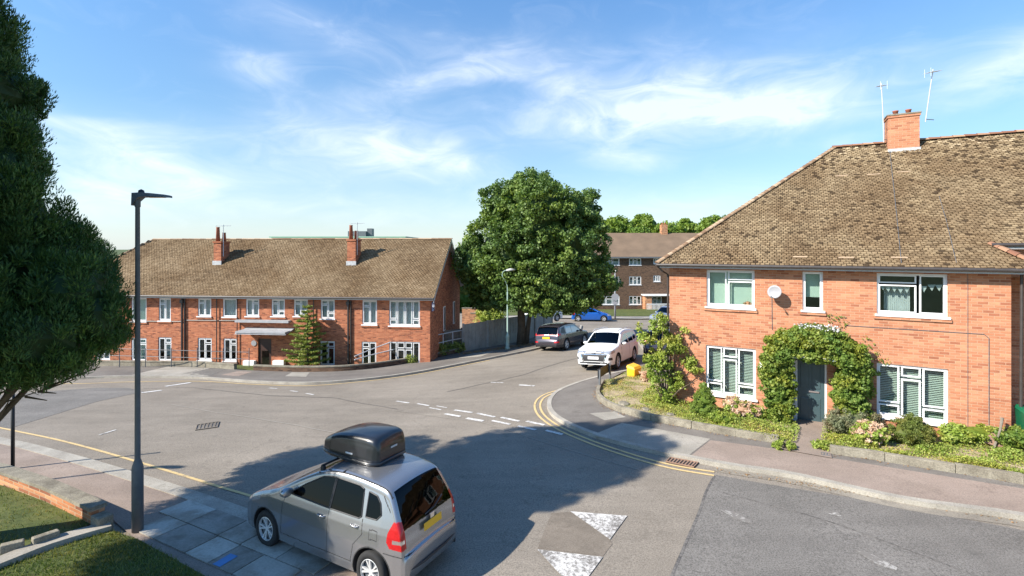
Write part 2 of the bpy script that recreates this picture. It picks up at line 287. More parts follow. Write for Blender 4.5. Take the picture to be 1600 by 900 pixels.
class MB:
    def __init__(s): s.v = []; s.f = []
    def add(s, v, f): n = len(s.v); s.v += [tuple(x) for x in v]; s.f += [tuple(i+n for i in q) for q in f]; return s
    def box(s, x0, x1, y0, y1, z0, z1, M=None):
        v = [Vector((x, y, z)) for z in (z0, z1) for x, y in ((x0, y0), (x1, y0), (x1, y1), (x0, y1))]
        if M: v = [M @ p for p in v]
        return s.add(v, [(3, 2, 1, 0), (4, 5, 6, 7), (0, 1, 5, 4), (1, 2, 6, 5), (2, 3, 7, 6), (3, 0, 4, 7)])
    def tube(s, pts, rad, n=8, cap=True):
        pts = [Vector(p) for p in pts]; rad = rad if hasattr(rad, '__len__') else [rad]*len(pts); rings = []
        for i, p in enumerate(pts):
            d = (pts[min(i+1, len(pts)-1)]-pts[max(i-1, 0)]).normalized(); a = Vector((0, 0, 1)) if abs(d.z) < .9 else Vector((1, 0, 0))
            x = d.cross(a).normalized(); y = d.cross(x)
            rings += [p+(x*math.cos(t)+y*math.sin(t))*rad[i] for t in [2*math.pi*j/n for j in range(n)]]
        f = [(i*n+j, i*n+(j+1) % n, (i+1)*n+(j+1) % n, (i+1)*n+j) for i in range(len(pts)-1) for j in range(n)]
        if cap: f += [tuple(range(n))[::-1], tuple(range((len(pts)-1)*n, len(pts)*n))]
        return s.add(rings, f)
    def lathe(s, prof, c=(0, 0, 0), n=16, M=None):
        v = [Vector((c[0]+r*math.cos(2*math.pi*j/n), c[1]+r*math.sin(2*math.pi*j/n), c[2]+z)) for r, z in prof for j in range(n)]
        if M: v = [M @ p for p in v]
        f = [(i*n+j, i*n+(j+1) % n, (i+1)*n+(j+1) % n, (i+1)*n+j) for i in range(len(prof)-1) for j in range(n)]
        return s.add(v, f)
    def build(s, name, mat, parent=None, smooth=False, bevel=0):
        o = obj(name, s.v, s.f, mat, parent, smooth)
        if bevel: b = o.modifiers.new('bevel', 'BEVEL'); b.width = bevel; b.segments = 2; b.limit_method = 'ANGLE'
        return o
def catmull(pts, n=8):
    pts = [Vector(p) for p in pts]; out = []
    for i in range(len(pts)-1):
        p0, p1, p2, p3 = pts[max(i-1, 0)], pts[i], pts[i+1], pts[min(i+2, len(pts)-1)]
        for k in range(n):
            t = k/n; out.append(.5*((2*p1)+(p2-p0)*t+(2*p0-5*p1+4*p2-p3)*t*t+(3*p1-p0-3*p2+p3)*t**3))
    return out+[pts[-1]]
def resample(pts, step):
    out = [pts[0]]
    for a, b in zip(pts[:-1], pts[1:]):
        n = max(1, int((b-a).length/step)); out += [a+(b-a)*(k/n) for k in range(1, n+1)]
    return out
def drape(name, poly, off, mat, step=.5, skirt=0, extra=None):
    """flat polygon (world xy) laid over the terrain"""
    poly = resample([Vector(p[:2]) for p in poly]+[Vector(poly[0][:2])], step)[:-1]
    xs = [p.x for p in poly]; ys = [p.y for p in poly]; P = list(poly)
    for gx in np.arange(min(xs), max(xs), step):
        for gy in np.arange(min(ys), max(ys), step): P.append(Vector((gx+.013, gy+.017)))
    n = len(poly); r = geometry.delaunay_2d_cdt(P, [(i, (i+1) % n) for i in range(n)], [], 1, 1e-5)
    v2, fs = r[0], r[2]; z = HN(np.array([v.x for v in v2]), np.array([v.y for v in v2]))+off
    if extra is not None: z = z+extra(np.array([v.x for v in v2]), np.array([v.y for v in v2]))
    V = [(v.x, v.y, zz) for v, zz in zip(v2, z)]; Fc = [tuple(f) for f in fs]
    Fc = [f if (Vector(V[f[1]])-Vector(V[f[0]])).cross(Vector(V[f[2]])-Vector(V[f[0]])).z > 0 else f[::-1] for f in Fc]
    o = obj(name, V, Fc, mat, smooth=True); return o
def sides(pts):
    nn = []
    for i in range(len(pts)):
        d = (pts[min(i+1, len(pts)-1)]-pts[max(i-1, 0)]).normalized(); nn.append(Vector((-d.y, d.x)))
    return nn
def strip_mb(mb, pts, a, b, z0, z1, step=.3, joint=None):
    """box section following pts; a,b = offsets to the left; z0,z1 above the terrain"""
    pts = resample([Vector(p[:2]) for p in pts], step); nn = sides(pts); V = []
    for p, n in zip(pts, nn):
        for o_, zz in ((a, z0), (b, z0), (b, z1), (a, z1)):
            q = p+n*o_; V.append((q.x, q.y, H(q.x, q.y)+zz))
    k = len(pts); Fc = [(i*4+j, i*4+(j+1) % 4, (i+1)*4+(j+1) % 4, (i+1)*4+j) for i in range(k-1) for j in range(4)]+[(3, 2, 1, 0), (4*k-4, 4*k-3, 4*k-2, 4*k-1)]
    mb.add(V, Fc)
def ribbon_mb(mb, pts, a, b, z, step=.3):
    pts = resample([Vector(p[:2]) for p in pts], step); nn = sides(pts); V = []
    for p, n in zip(pts, nn):
        for o_ in (a, b): q = p+n*o_; V.append((q.x, q.y, H(q.x, q.y)+z))
    mb.add(V, [(2*i, 2*i+1, 2*i+3, 2*i+2) for i in range(len(pts)-1)])
def struct(o, label=None, cat=None): o['kind'] = 'structure'; return tag(o, label, cat)
# ------------------------------------------------------------------ foliage
def leaf_mesh(P, Nn, size, aspect=1.0, fold=0.25, tone=None, rng=RNG):
    """P points, Nn preferred normals; returns verts, faces(quads), tone"""
    n = len(P); r = rng.normal(size=(n, 3)); nrm = Nn*0.9+r*0.75; nrm /= np.linalg.norm(nrm, axis=1)[:, None]+1e-9
    a = rng.normal(size=(n, 3)); t = np.cross(nrm, a); t /= np.linalg.norm(t, axis=1)[:, None]+1e-9; b = np.cross(nrm, t)
    s = size*rng.uniform(.6, 1.35, n)[:, None]; w = s*aspect
    v = np.stack([P-t*s*.5, P+b*w*.5+nrm*s*fold*.3, P+t*s*.5, P-b*w*.5+nrm*s*fold*.3], 1).reshape(-1, 3)
    f = np.arange(n*4).reshape(n, 4); return v, f, (rng.random(n) if tone is None else tone)
def clumps(ells, ncl, rcl, per, seed, shell=.55, zsq=.8, flat=0.0):
    """clump centres near the surface of a union of ellipsoids, leaves round every clump"""
    rng = np.random.default_rng(seed); E = np.array(ells, float); vol = np.prod(E[:, 3:], 1)**(2/3.); vol /= vol.sum(); C = []
    while len(C) < ncl:
        e = E[rng.choice(len(E), p=vol)]; d = rng.normal(size=3); d /= np.linalg.norm(d); rr = shell+(1-shell)*rng.random()**.6
        p = e[:3]+d*e[3:]*rr
        if np.any((((p-E[:, :3])/E[:, 3:])**2).sum(1) < (shell*.85)**2): continue
        C.append(p)
    C = np.array(C); R = rcl*rng.uniform(.55, 1.35, ncl); d = rng.normal(size=(ncl, per, 3)); d /= np.linalg.norm(d, axis=2)[..., None]
    rad = rng.random((ncl, per, 1))**.35; P = C[:, None]+d*R[:, None, None]*rad*np.array([1, 1, zsq]); ct = rng.random(ncl)[:, None]*.45
    return P.reshape(-1, 3), d.reshape(-1, 3), (ct+rng.random((ncl, per))*.55).ravel(), rng
def blob_core(ells, seed, k=.8):
    rng = np.random.default_rng(seed); mb = MB()
    for e in ells:
        v = []; n, m = 14, 9
        for i in range(m):
            th = math.pi*(i+.001)/(m-1+.002)
            for j in range(n):
                ph = 2*math.pi*j/n; q = k*rng.uniform(.85, 1.1); v.append((e[0]+e[3]*q*math.sin(th)*math.cos(ph), e[1]+e[4]*q*math.sin(th)*math.sin(ph), e[2]+e[5]*q*math.cos(th)))
        mb.add(v, [(i*n+j, i*n+(j+1) % n, (i+1)*n+(j+1) % n, (i+1)*n+j) for i in range(m-1) for j in range(n)])
    return mb
def shrub(name, u, v, ells, mat, label, cat, size=.06, ncl=60, rcl=.16, per=60, seed=1, off=0.0, Y=None, loc=None, core=True, group=None, aspect=.6, shell=.6):
    p = g(u, v, off) if loc is None else Vector(loc[:2]); z = H(p.x, p.y)+off
    t = thing(name, (p.x, p.y, z), 0, label, cat, group)
    P, D, tn, rng = clumps(ells, ncl, rcl, per, seed, shell); vv, ff, tt = leaf_mesh(P, D, size, aspect, tone=tn, rng=rng); o = obj('foliage', vv, ff, mat, t, tone=tt)
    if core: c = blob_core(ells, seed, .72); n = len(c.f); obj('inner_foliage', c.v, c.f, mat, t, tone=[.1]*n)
    if mat == 'pink_fl' and ncl > 20: P, D, tn, rng = clumps([(e[0], e[1], e[2]-.04, e[3]*1.05, e[4]*1.05, e[5]) for e in ells], ncl, rcl, per//2, seed+7, shell); vv, ff, tt = leaf_mesh(P, D, size*1.4, .6, tone=tn, rng=rng); obj('leaves', vv, ff, 'lf_mix', t, tone=tt)
    st = MB(); st.tube([(0, 0, -.1), (0, 0, max(.15, ells[0][2]*.9))], [.03, .015], 6); st.build('stem', 'bark', t)
    return t
# ================================================================== GROUND
def grid(name, x0, x1, y0, y1, st, off, mat, hole=None):
    xs = np.arange(x0, x1+1e-6, st); ys = np.arange(y0, y1+1e-6, st); X, Y = np.meshgrid(xs, ys); Z = HN(X, Y)+off
    V = np.stack([X, Y, Z], -1).reshape(-1, 3); nx = len(xs); I, J = np.meshgrid(np.arange(nx-1), np.arange(len(ys)-1)); a = (J*nx+I).ravel()
    Fq = np.stack([a, a+1, a+1+nx, a+nx], 1); return obj(name, V, Fq, mat, smooth=True)
# one land sheet out to the horizon: fine near, coarse far
rs = np.r_[0, np.arange(4, 80, 4), np.geomspace(84, 6000, 26)]; th = np.linspace(0, 2*math.pi, 97)[:-1]
R_, T_ = np.meshgrid(rs, th, indexing='ij'); LX = R_*np.cos(T_); LY = 25+R_*np.sin(T_); LZ = HN(LX, LY)-.35
n_ = len(th); I, J = np.meshgrid(np.arange(len(rs)-1), np.arange(n_), indexing='ij'); a_ = I*n_+J; b_ = I*n_+(J+1) % n_
struct(obj('land', np.stack([LX, LY, LZ], -1).reshape(-1, 3), np.stack([a_, a_+n_, b_+n_, b_], -1).reshape(-1, 4), 'land', smooth=True), 'grassy land spreading away beyond the streets to the horizon', 'ground')
struct(grid('road', -60, 46, 2, 66, .5, 0, 'road'), 'pale grey asphalt road junction with worn markings', 'road')
# newer dark asphalt, lower right
dk = gl([(1118, 742), (1200, 757), (1319, 776), (1412, 793), (1600, 829), (1900, 885), (2600, 1030), (1500, 1250), (1010, 1200), (1048, 900), (1068, 850), (1092, 798), (1100, 770)])
struct(drape('dark_road_surface', dk, .006, 'road_dark'), 'darker newer asphalt across the lower right of the junction', 'road')
struct(drape('road_patch', gl([(862, 802), (893, 800), (903, 806), (953, 842), (957, 850), (942, 870), (900, 864), (840, 857)]), .006, 'road_patch', .4), 'brown worn patch between the two white triangles', 'road')
struct(drape('worn_road_surface', gl([(-420, 640), (-60, 622), (150, 606), (200, 606), (225, 612), (150, 628), (20, 668), (-300, 690)]), .006, 'road_dark', .8), 'bluish grey strip of older asphalt on the far left of the junction', 'road')
# right pavement: from the side street round the corner to the right
PO = .10
kin_px = [(1018, 572), (985, 578), (945, 586), (905, 597), (872, 610), (858, 622), (855, 636), (865, 651), (893, 667), (935, 683), (985, 697), (1035, 709), (1100, 722), (1155, 732), (1240, 745), (1412, 783), (1600, 810), (1900, 868), (2600, 1010)]
kerb_line = catmull(gl(kin_px, PO*.6), 6)      # outer (road) edge of the kerb
# extend up the side street
a0 = kerb_line[0]; up = [Vector((9.0, 36)), Vector((8.0, 30)), Vector((7.3, 26))]
kerb_line = catmull(up+[a0], 6)[:-1]+kerb_line
kmb = MB(); strip_mb(kmb, kerb_line, 0.0, .16, -.1, PO+.012, .3)
struct(kmb.build('kerb', 'kerb'), 'pale stone kerb curving round the right hand corner', 'kerb')
gm = MB(); gi = min(range(len(kerb_line)), key=lambda i: (kerb_line[i]-g(1122, 731)).length)
ribbon_mb(gm, kerb_line[gi:], -.28, 0.0, .009); struct(gm.build('gutter', 'gutter'), 'dusty gutter strip along the right hand kerb', 'gutter')
jm = MB()
for i in range(0, len(kerb_line)-1, 1): pass
wl1 = catmull(gl([(940, 600), (932, 616), (938, 628), (958, 640), (1000, 653), (1035, 661), (1090, 671), (1150, 682), (1217, 693)], PO), 6)
wl2 = catmull(gl([(1297, 709), (1370, 719), (1450, 732), (1600, 757), (1800, 795), (2300, 890)], PO), 6)
nin = sides(kerb_line); inner = [p+n*.15 for p, n in zip(kerb_line, nin)]
back = [Vector((10.5, 36)), Vector((9.6, 30)), Vector((9.0, 25))]
pv = inner+[wl2[-1]+Vector((.2, .3))]+wl2[::-1]+[g(1297, 700, PO), g(1217, 685, PO)]+wl1[::-1]+[g(1000, 570, PO)]+back[::-1]
struct(drape('pavement', pv, PO, 'pave_grey', .5), 'grey pavement wrapping the right hand corner', 'pavement')
pk = [p+n*.17 for p, n in zip(kerb_line, nin)]; i0 = min(range(len(pk)), key=lambda i: (pk[i]-g(1075, 716, PO)).length)
bk = gl([(1110, 688), (1215, 702), (1300, 716), (1450, 740), (1600, 764), (1900, 820), (2300, 900)], PO); pk2 = [p for p in pk[i0:] if p.x < bk[-1].x+1]
struct(drape('pink_paving', pk2+bk[::-1], PO+.006, 'pave_pink', .5), 'pinkish worn pavement running along the right hand kerb', 'pavement')
struct(drape('concrete_paving', gl([(925, 680), (972, 661), (1110, 686), (1073, 714), (1010, 700)], PO), PO+.006, 'pave_light', .4), 'pale concrete bay in the pavement at the rounded corner', 'pavement')
struct(drape('concrete_slab', gl([(921, 646), (960, 643), (978, 652), (945, 657)], PO), PO+.006, 'pave_light', .4), 'small pale concrete slab beside the curved bed wall', 'pavement')
# left far pavement
kl_px = [(-500, 590), (-200, 592), (60, 592), (180, 589), (300, 590), (400, 597), (480, 599), (560, 594), (640, 584), (700, 573), (765, 560), (830, 547), (880, 534)]
kl = catmull(gl(kl_px, .06), 6)+[Vector((5.4, 38)), Vector((6.3, 44)), Vector((6.8, 47))]
kb_px = [(-500, 569), (-200, 570), (60, 571), (210, 572), (300, 573), (380, 578), (480, 581), (560, 578), (640, 567), (700, 555), (722, 550)]
kb = catmull(gl(kb_px, .1), 6)+[g(800, 536, .1), Vector((2.2, 35.5)), Vector((4.2, 42)), Vector((5, 47))]
sl_ = sides(kl); inl = [p+n*.15 for p, n in zip(kl, sl_)]
km = MB(); strip_mb(km, kl, 0, .17, -.1, PO+.012, .4); struct(km.build('kerb', 'kerb'), 'far kerb bowing along the front of the left hand terrace', 'kerb')
struct(drape('pavement', inl+kb[::-1], PO, 'pave_grey', .6), 'far pavement below the garden wall of the left hand terrace', 'pavement')
for q, mt, lb in [([(205, 586), (262, 573), (330, 575), (300, 582), (330, 588)], 'pave_light', 'pale concrete driveway crossing on the far pavement by the railings'),
              ([(283, 585), (318, 576), (352, 577), (330, 587)], 'road_dark', 'dark tarmac patch in the far pavement'),
              ([(345, 586), (372, 580), (395, 581), (372, 588)], 'pave_pink', 'pinkish patch in the far pavement'),
              ([(445, 588), (456, 582), (484, 582), (478, 589)], 'pave_light', 'pale square slab in the far pavement before the conifer'),
              ([(715, 560), (738, 552), (772, 549), (752, 557)], 'pave_light', 'pale slab in the far pavement by the fence')]:
    struct(drape('paving_patch', gl(q, PO), PO+.006, mt, .5), lb, 'pavement')
struct(drape('far_pavement', [Vector((9.5, 53.5)), Vector((5, 54.5)), Vector((-2, 55.5)), Vector((-2, 58.5)), Vector((6, 57.5)), Vector((12, 56)), Vector((30, 56)), Vector((30, 53))], .12, 'pave_light', 1.0), 'pale pavement before the far block of flats', 'pavement')
struct(drape('far_grass', [Vector((-2, 58.5)), Vector((6, 57.5)), Vector((12, 56)), Vector((40, 56)), Vector((40, 66)), Vector((-2, 66))], .16, 'lawn', 1.5), 'grass strip at the foot of the far block of flats', 'grass')
# near left pavement, kerb and slabs
nk = catmull(gl([(-420, 622), (-200, 650), (0, 683), (100, 706), (215, 739), (330, 775), (400, 800), (520, 850), (640, 905)], .03), 6)
nkb = gl([(640, 905), (600, 1000), (400, 1100), (330, 905), (250, 862), (208, 838), (180, 815), (160, 790), (145, 782), (70, 748), (0, 722), (-200, 690), (-420, 655)], .03)
struct(drape('pavement', nk+nkb, .022, 'pave_pink', .5), 'worn reddish pavement beside the near left kerb and brick wall', 'pavement')
km = MB(); strip_mb(km, nk[::-1], 0, .34, -.1, .036, .3); struct(km.build('kerb', 'kerb'), 'wide pale concrete kerb line on the near left', 'kerb')
# paving slabs (real slabs with open joints)
ax = (g(215, 832)-g(400, 800)).normalized(); S0 = g(315, 781); ex = (g(400, 800)-g(300, 779)).normalized(); ex = (nk[26]-nk[20]).normalized(); ey = Vector((-ex.y, ex.x)); ey = ey if ey.y < 0 else -ey
sv_, sf_, st_ = [], [], []; rr = random.Random(3)
for r in range(8):
    y0 = r*.62+.16; x = -1.7+(r % 2)*.33
    while x < 5:
        w = rr.choice([.62, .92, .92]); c0 = S0+ex*x+ey*y0; c = c0+ex*w/2+ey*.3
        px = UX+F*c.x/c.y; py = VY+F*(CZ-H(c.x, c.y))/c.y
        if c.y > 4 and (py > 780+(px-300)*-.02) and not (px < 200+0) and (py-782) > (300-px)*.55-4 and (py-836) < (px-205)*.62+4 and x < 3.4:
            q = [c0+ex*.012+ey*.012, c0+ex*(w-.012)+ey*.012, c0+ex*(w-.012)+ey*.608, c0+ex*.012+ey*.608]; dz = rr.uniform(0, .006); b0 = len(sv_)
            sv_ += [(p.x, p.y, H(p.x, p.y)+.026) for p in q]+[(p.x, p.y, H(p.x, p.y)+.045+dz) for p in q]
            for f in [(4, 5, 6, 7), (0, 1, 5, 4), (1, 2, 6, 5), (2, 3, 7, 6), (3, 0, 4, 7)]: sf_.append(tuple(b0+i for i in f)[::-1] if ex.cross(ey) < 0 else tuple(b0+i for i in f)); 
            st_ += [rr.random()]*5
        x += w
struct(obj('paving_slabs', sv_, sf_, 'slab', tone=st_), 'large grey concrete paving slabs between the near lamp post and the silver car', 'paving')
bm_ = MB(); p = g(352, 880); e2 = (g(366, 871)-g(336, 889)).normalized(); n2 = Vector((-e2.y, e2.x))
bm_.add([(q.x, q.y, H(q.x, q.y)+.056) for q in (p-e2*.17-n2*.09, p+e2*.17-n2*.09, p+e2*.17+n2*.09, p-e2*.17+n2*.09)], [(0, 1, 2, 3)])
struct(bm_.build('spray_mark', 'blue'), 'blue painted rectangle on a slab at the bottom edge', 'painted mark')
# lawns, near left
def lawn(name, poly_px, off, label, nbl, seed, flip=None):
    poly = gl(poly_px, off); o = drape(name, poly, off, 'lawn', .35); struct(o, label, 'lawn')
    rng = np.random.default_rng(seed); xs = [p.x for p in poly]; ys = [p.y for p in poly]; pts = rng.uniform((min(xs), min(ys)), (max(xs), max(ys)), (nbl*3, 2))
    pts = inpoly(pts, poly)[:nbl]; return pts, off
def inpoly(pts, poly):
    ins = np.zeros(len(pts), bool); n = len(poly)
    for i in range(n):
        a, b = poly[i], poly[(i+1) % n]; c = ((a.y > pts[:, 1]) != (b.y > pts[:, 1])); xx = (b.x-a.x)*(pts[:, 1]-a.y)/((b.y-a.y) or 1e-9)+a.x; ins ^= c & (pts[:, 0] < xx)
    return pts[ins]
def blades(pts, off, hgt, wid, seed, lean=.6):
    rng = np.random.default_rng(seed); n = len(pts); z = HN(pts[:, 0], pts[:, 1])+off; P = np.c_[pts, z]; a = rng.uniform(0, 2*math.pi, n); h = hgt*rng.uniform(.4, 1.4, n)
    d = np.c_[np.cos(a), np.sin(a), np.zeros(n)]*wid; b = rng.uniform(0, 2*math.pi, n); l = np.c_[np.cos(b)*lean*h, np.sin(b)*lean*h, h]
    v = np.stack([P-d, P+d, P+d*.3+l, P-d*.3+l], 1).reshape(-1, 3); return v, np.arange(n*4).reshape(n, 4), rng.random(n)
def grass(name, ptsoff, hgt, wid, seed, label, mat='blade'):
    v, f, t = blades(*ptsoff, hgt, wid, seed); o = obj(name, v, f, mat, tone=t); o['kind'] = 'stuff'; tag(o, label, 'grass')
LO = .12
l1 = lawn('lawn', [(-350, 650), (-10, 735), (60, 760), (138, 800), (150, 815), (60, 850), (0, 868), (-350, 960)], LO, 'small front lawn behind the low brick wall, lower left', 16000, 3)
grass('grass', l1, .05, .006, 4, 'green and dry grass on the lawn behind the brick wall')
l2 = lawn('lawn', [(-300, 1010), (0, 888), (100, 852), (172, 828), (215, 842), (330, 905), (420, 1000), (0, 1200)], LO*.6, 'shaded lawn in the bottom left corner below the lamp post', 20000, 5)
grass('grass', l2, .045, .006, 6, 'dark shaded grass of the bottom left lawn')
em = MB(); strip_mb(em, catmull(gl([(-300, 1000), (0, 880), (80, 849), (172, 822)], .1), 5), -.14, .14, -.1, .16, .25); struct(em.build('path_edging', 'pave_light'), 'concrete edging strip between the two near lawns', 'edging')
for (a, b, s) in [((50, 846), (92, 832), 0), ((0, 857), (38, 848), 1)]:
    p0, p1 = g(*a, .2), g(*b, .2); m = MB(); strip_mb(m, [p0, p1], -.07, .07, 0, .26, .15); tag(m.build('edging_stone', 'stone', bevel=.02), ['rough edging stone nearest the lamp post beside the concrete strip', 'rough edging stone at the left frame edge beside the concrete strip'][s], 'stone')
# low brick wall, near left
t = thing('brick_garden_wall', (0, 0, 0), 0, 'low orange brick wall with a pale stone coping, lower left', 'wall')
bw = gl([(-350, 652), (0, 741), (70, 766), (142, 800)], .35); wm = MB(); strip_mb(wm, bw, 0, .22, -.2, .36, .4); wo_ = wm.build('brickwork', 'brick_wall', t)
wm = MB(); strip_mb(wm, bw, -.03, .26, .36, .43, .4); wm.build('coping', 'stone', t)
wm = MB(); e = bw[-1]; d = (bw[-1]-bw[-2]).normalized(); nn = Vector((-d.y, d.x)); strip_mb(wm, [e+d*.01, e+d*.30], -.02, .24, -.2, .30, .1); wm.build('end_pier', 'stone', t, bevel=.03)
# garden bed on the right, with its low stone wall
BO = .17
hl = None
bed1 = wl1+[g(1240, 676, BO), g(1235, 655, BO)]+[Vector((8.9, 15.2)), Vector((5.9, 16.9)), Vector((5.5, 17.3)), g(1012, 570, BO), g(960, 590, BO)]
bed2 = wl2+[Vector((17, 10.5)), Vector((15, 11.6)), Vector((11.0, 13.9)), Vector((9.9, 14.4)), g(1290, 690, BO)]
struct(drape('garden_bed', bed1, BO, 'soil', .4), 'dry garden bed with weeds round the house corner', 'garden bed'); struct(drape('garden_bed', bed2, BO, 'soil', .4), 'garden bed right of the front door path', 'garden bed')
struct(drape('garden_path', gl([(1210, 700), (1300, 716), (1295, 690), (1291, 655), (1246, 655), (1240, 670)], .12)+[], .125, 'pave_pink', .3), 'short concrete path up to the front door', 'path')
def stone_wall(line, label, h=.30):
    m = MB(); pts = resample(line, .3); L = [pts[0]]; acc = 0; seg = [pts[0]]; t = thing('stone_bed_wall', (line[0].x, line[0].y, H(line[0].x, line[0].y)), 0, label, 'wall'); M0 = Matrix.Translation(-Vector(t.location))
    for p, q in zip(pts[:-1], pts[1:]):
        acc += (q-p).length; seg.append(q)
        if acc > 1.15: d = (seg[1]-seg[0]).normalized()*.012; seg[0] = seg[0]+d; strip_mb(m, seg, -.02+random.uniform(0, .012), .12, -.05, h+random.uniform(-.008, .012), .3); seg = [q]; acc = 0
    if len(seg) > 1: strip_mb(m, seg, -.02, .12, -.05, h, .3)
    m.v = [tuple(M0 @ Vector(v)) for v in m.v]; m.build('kerbstones', 'stone', t, bevel=.01)
stone_wall(wl1, 'curved low stone wall edging the corner garden bed'); stone_wall(wl2, 'low stone wall along the bed right of the front path')
# ---- painted markings
ym = MB(); yl = catmull(gl([(1016, 580), (985, 587), (945, 593), (895, 606), (857, 617), (843, 630), (848, 648), (875, 668), (925, 690), (990, 712), (1050, 728), (1116, 739)]), 6)
ribbon_mb(ym, yl, .0, .075, .012); ribbon_mb(ym, yl, -.20, -.125, .012); struct(ym.build('double_yellow_lines', 'yellow_line'), 'double yellow lines round the right hand corner', 'road marking')
ym = MB(); yl = catmull(gl([(-420, 605), (-150, 640), (20, 673), (100, 690), (215, 722), (330, 757), (400, 778), (470, 803)]), 6); ribbon_mb(ym, yl, -.04, .04, .012); struct(ym.build('yellow_line', 'yellow_line'), 'single yellow line along the near left kerb', 'road marking')
ym = MB(); yl = catmull(gl([(-300, 599), (60, 600), (200, 597), (310, 596), (400, 601), (480, 603), (560, 597), (640, 587), (700, 576), (765, 563)]), 6); ribbon_mb(ym, yl, -.05, .05, .012); struct(ym.build('yellow_line', 'yellow_line'), 'pale yellow line along the far left kerb', 'road marking')
i = 0
for (u, v, du, dv, w) in [(724, 643, 14, 2, .13), (759, 649, 14, 3, .13), (797, 655.5, 14, 3, .13), (836.5, 661.5, 14, 3, .13), (629, 628.5, 10, 1.5, .1), (661, 632.6, 9, 1.6, .1), (680, 639, 9, 1.6, .08), (707, 649, 12, 2.2, .14), (742, 656, 13, 2.2, .16), (783, 660.5, 14, 3, .12),
        (823, 669, 14, 3, .13), (866, 676, 13, 3.2, .13), (427, 607, 6, .5, .09), (459, 611.5, 6, .8, .09), (484, 616, 6, 1, .09), (777, 598, 10, .4, .09), (823, 602.5, 12, .8, .15), (278, 601, 20, -3, .22), (237, 612, 16, -2, .22), (168, 676, 13, -4, .07), (690, 636, 8, 1.4, .06)]:
    m = MB(); ribbon_mb(m, [g(u-du, v-dv), g(u+du, v+dv)], -w/2, w/2, .012); struct(m.build('white_dash', 'white_line'), 'worn white dash of the broken junction line', 'road marking'); i += 1
struct(drape('white_triangle', gl([(891, 800), (980, 807), (953, 844)]), .016, 'white_tri', .3), 'upper worn white triangle on the road', 'road marking')
struct(drape('white_triangle', gl([(839, 859.5), (942, 871.5), (901, 927)]), .016, 'white_tri', .3), 'lower white triangle at the bottom edge of the road', 'road marking')
for q in [[(1125, 797), (1148, 801), (1174, 815), (1176, 820), (1150, 812)], [(1335, 860), (1362, 866), (1402, 888), (1400, 893), (1372, 884)], [(1293, 803), (1308, 801), (1316, 808), (1306, 807)]]:
    struct(drape('white_scuff', gl(q), .012, 'scuff', .3), 'faint white scuff on the dark asphalt', 'road marking')
MT['seam_pale'] = paint('pale_joint', (.29, .26, .215), .44); MT['seam_dark'] = paint('tar_joint', (.07, .065, .06), .5)
for q, w, mt, lb in [([(266, 632), (330, 643), (430, 659), (530, 678), (640, 702)], .05, 'seam_pale', 'pale joint line running across the middle of the junction'), ([(1118, 744), (1092, 798), (1068, 850), (1046, 905)], .05, 'seam_dark', 'dark tar joint at the edge of the newer asphalt'),
        ([(600, 640), (760, 662), (900, 706), (1000, 735)], .03, 'seam_pale', 'faint pale joint near the broken junction line'), ([(225, 607), (300, 606), (420, 618), (520, 622), (620, 640)], .04, 'seam_dark', 'thin tar joint on the far side of the junction'), ([(1130, 770), (1300, 815), (1450, 870), (1600, 930)], .035, 'seam_dark', 'long tar crack along the newer asphalt'), ([(700, 612), (820, 585), (900, 560)], .04, 'seam_dark', 'tar joint running up the side street')]:
    m = MB(); ribbon_mb(m, catmull([p+Vector((random.uniform(-.04, .04), random.uniform(-.04, .04))) for p in resample(gl(q), .8)], 3), -w/2, w/2, .010); struct(m.build('road_joint', mt), lb, 'road marking')
# gully grate and manhole
def inset(name, q, off, label, nbar, matf, matb, skew=False):
    c = [Vector((p.x, p.y, H(p.x, p.y)+off)) for p in gl(q)]; o0 = (c[0]+c[1]+c[2]+c[3])/4; t = thing(name, o0, 0, label, 'drain cover' if nbar else 'manhole'); c = [p-o0 for p in c]
    def bil(s, r): return (c[0]*(1-s)+c[1]*s)*(1-r)+(c[3]*(1-s)+c[2]*s)*r
    def slab(s0, s1, r0, r1, h, mb): 
        b = [bil(s0, r0), bil(s1, r0), bil(s1, r1), bil(s0, r1)]; mb.add([p-Vector((0, 0, .01)) for p in b]+[p+Vector((0, 0, h)) for p in b], [(4, 5, 6, 7)[::-1], (4, 5, 6, 7), (0, 1, 5, 4), (1, 2, 6, 5), (2, 3, 7, 6), (3, 0, 4, 7)][1:])
    m = MB(); slab(0, 1, 0, 1, .003, m); m.build('pit', matb, t); m = MB()
    for a in [(0, 1, 0, .09), (0, 1, .91, 1), (0, .03, .09, .91), (.97, 1, .09, .91)]: slab(*a, .022, m)
    m.build('frame', matf, t); m = MB()
    for k in range(1, nbar): slab(k/nbar-.18/nbar, k/nbar+.22/nbar, .09, .91, .018, m)
    if nbar: m.build('bars', matf, t)
    return t
inset('gully_grate', [(1047, 716), (1092, 724), (1084, 732), (1040, 723)], .02, 'rusty slotted gully grate against the right hand kerb', 9, 'wood_b', 'seam')
inset('manhole_cover', [(308, 664), (343, 659), (340, 668), (305, 673)], .005, 'rectangular iron manhole cover in the middle of the junction', 6, 'road_patch', 'road_dark')
inset('drain_cover', [(1283, 714), (1297, 716), (1297, 720), (1283, 718)], PO+.01, 'small dark cover set in the pink pavement', 3, 'dgrey', 'seam')
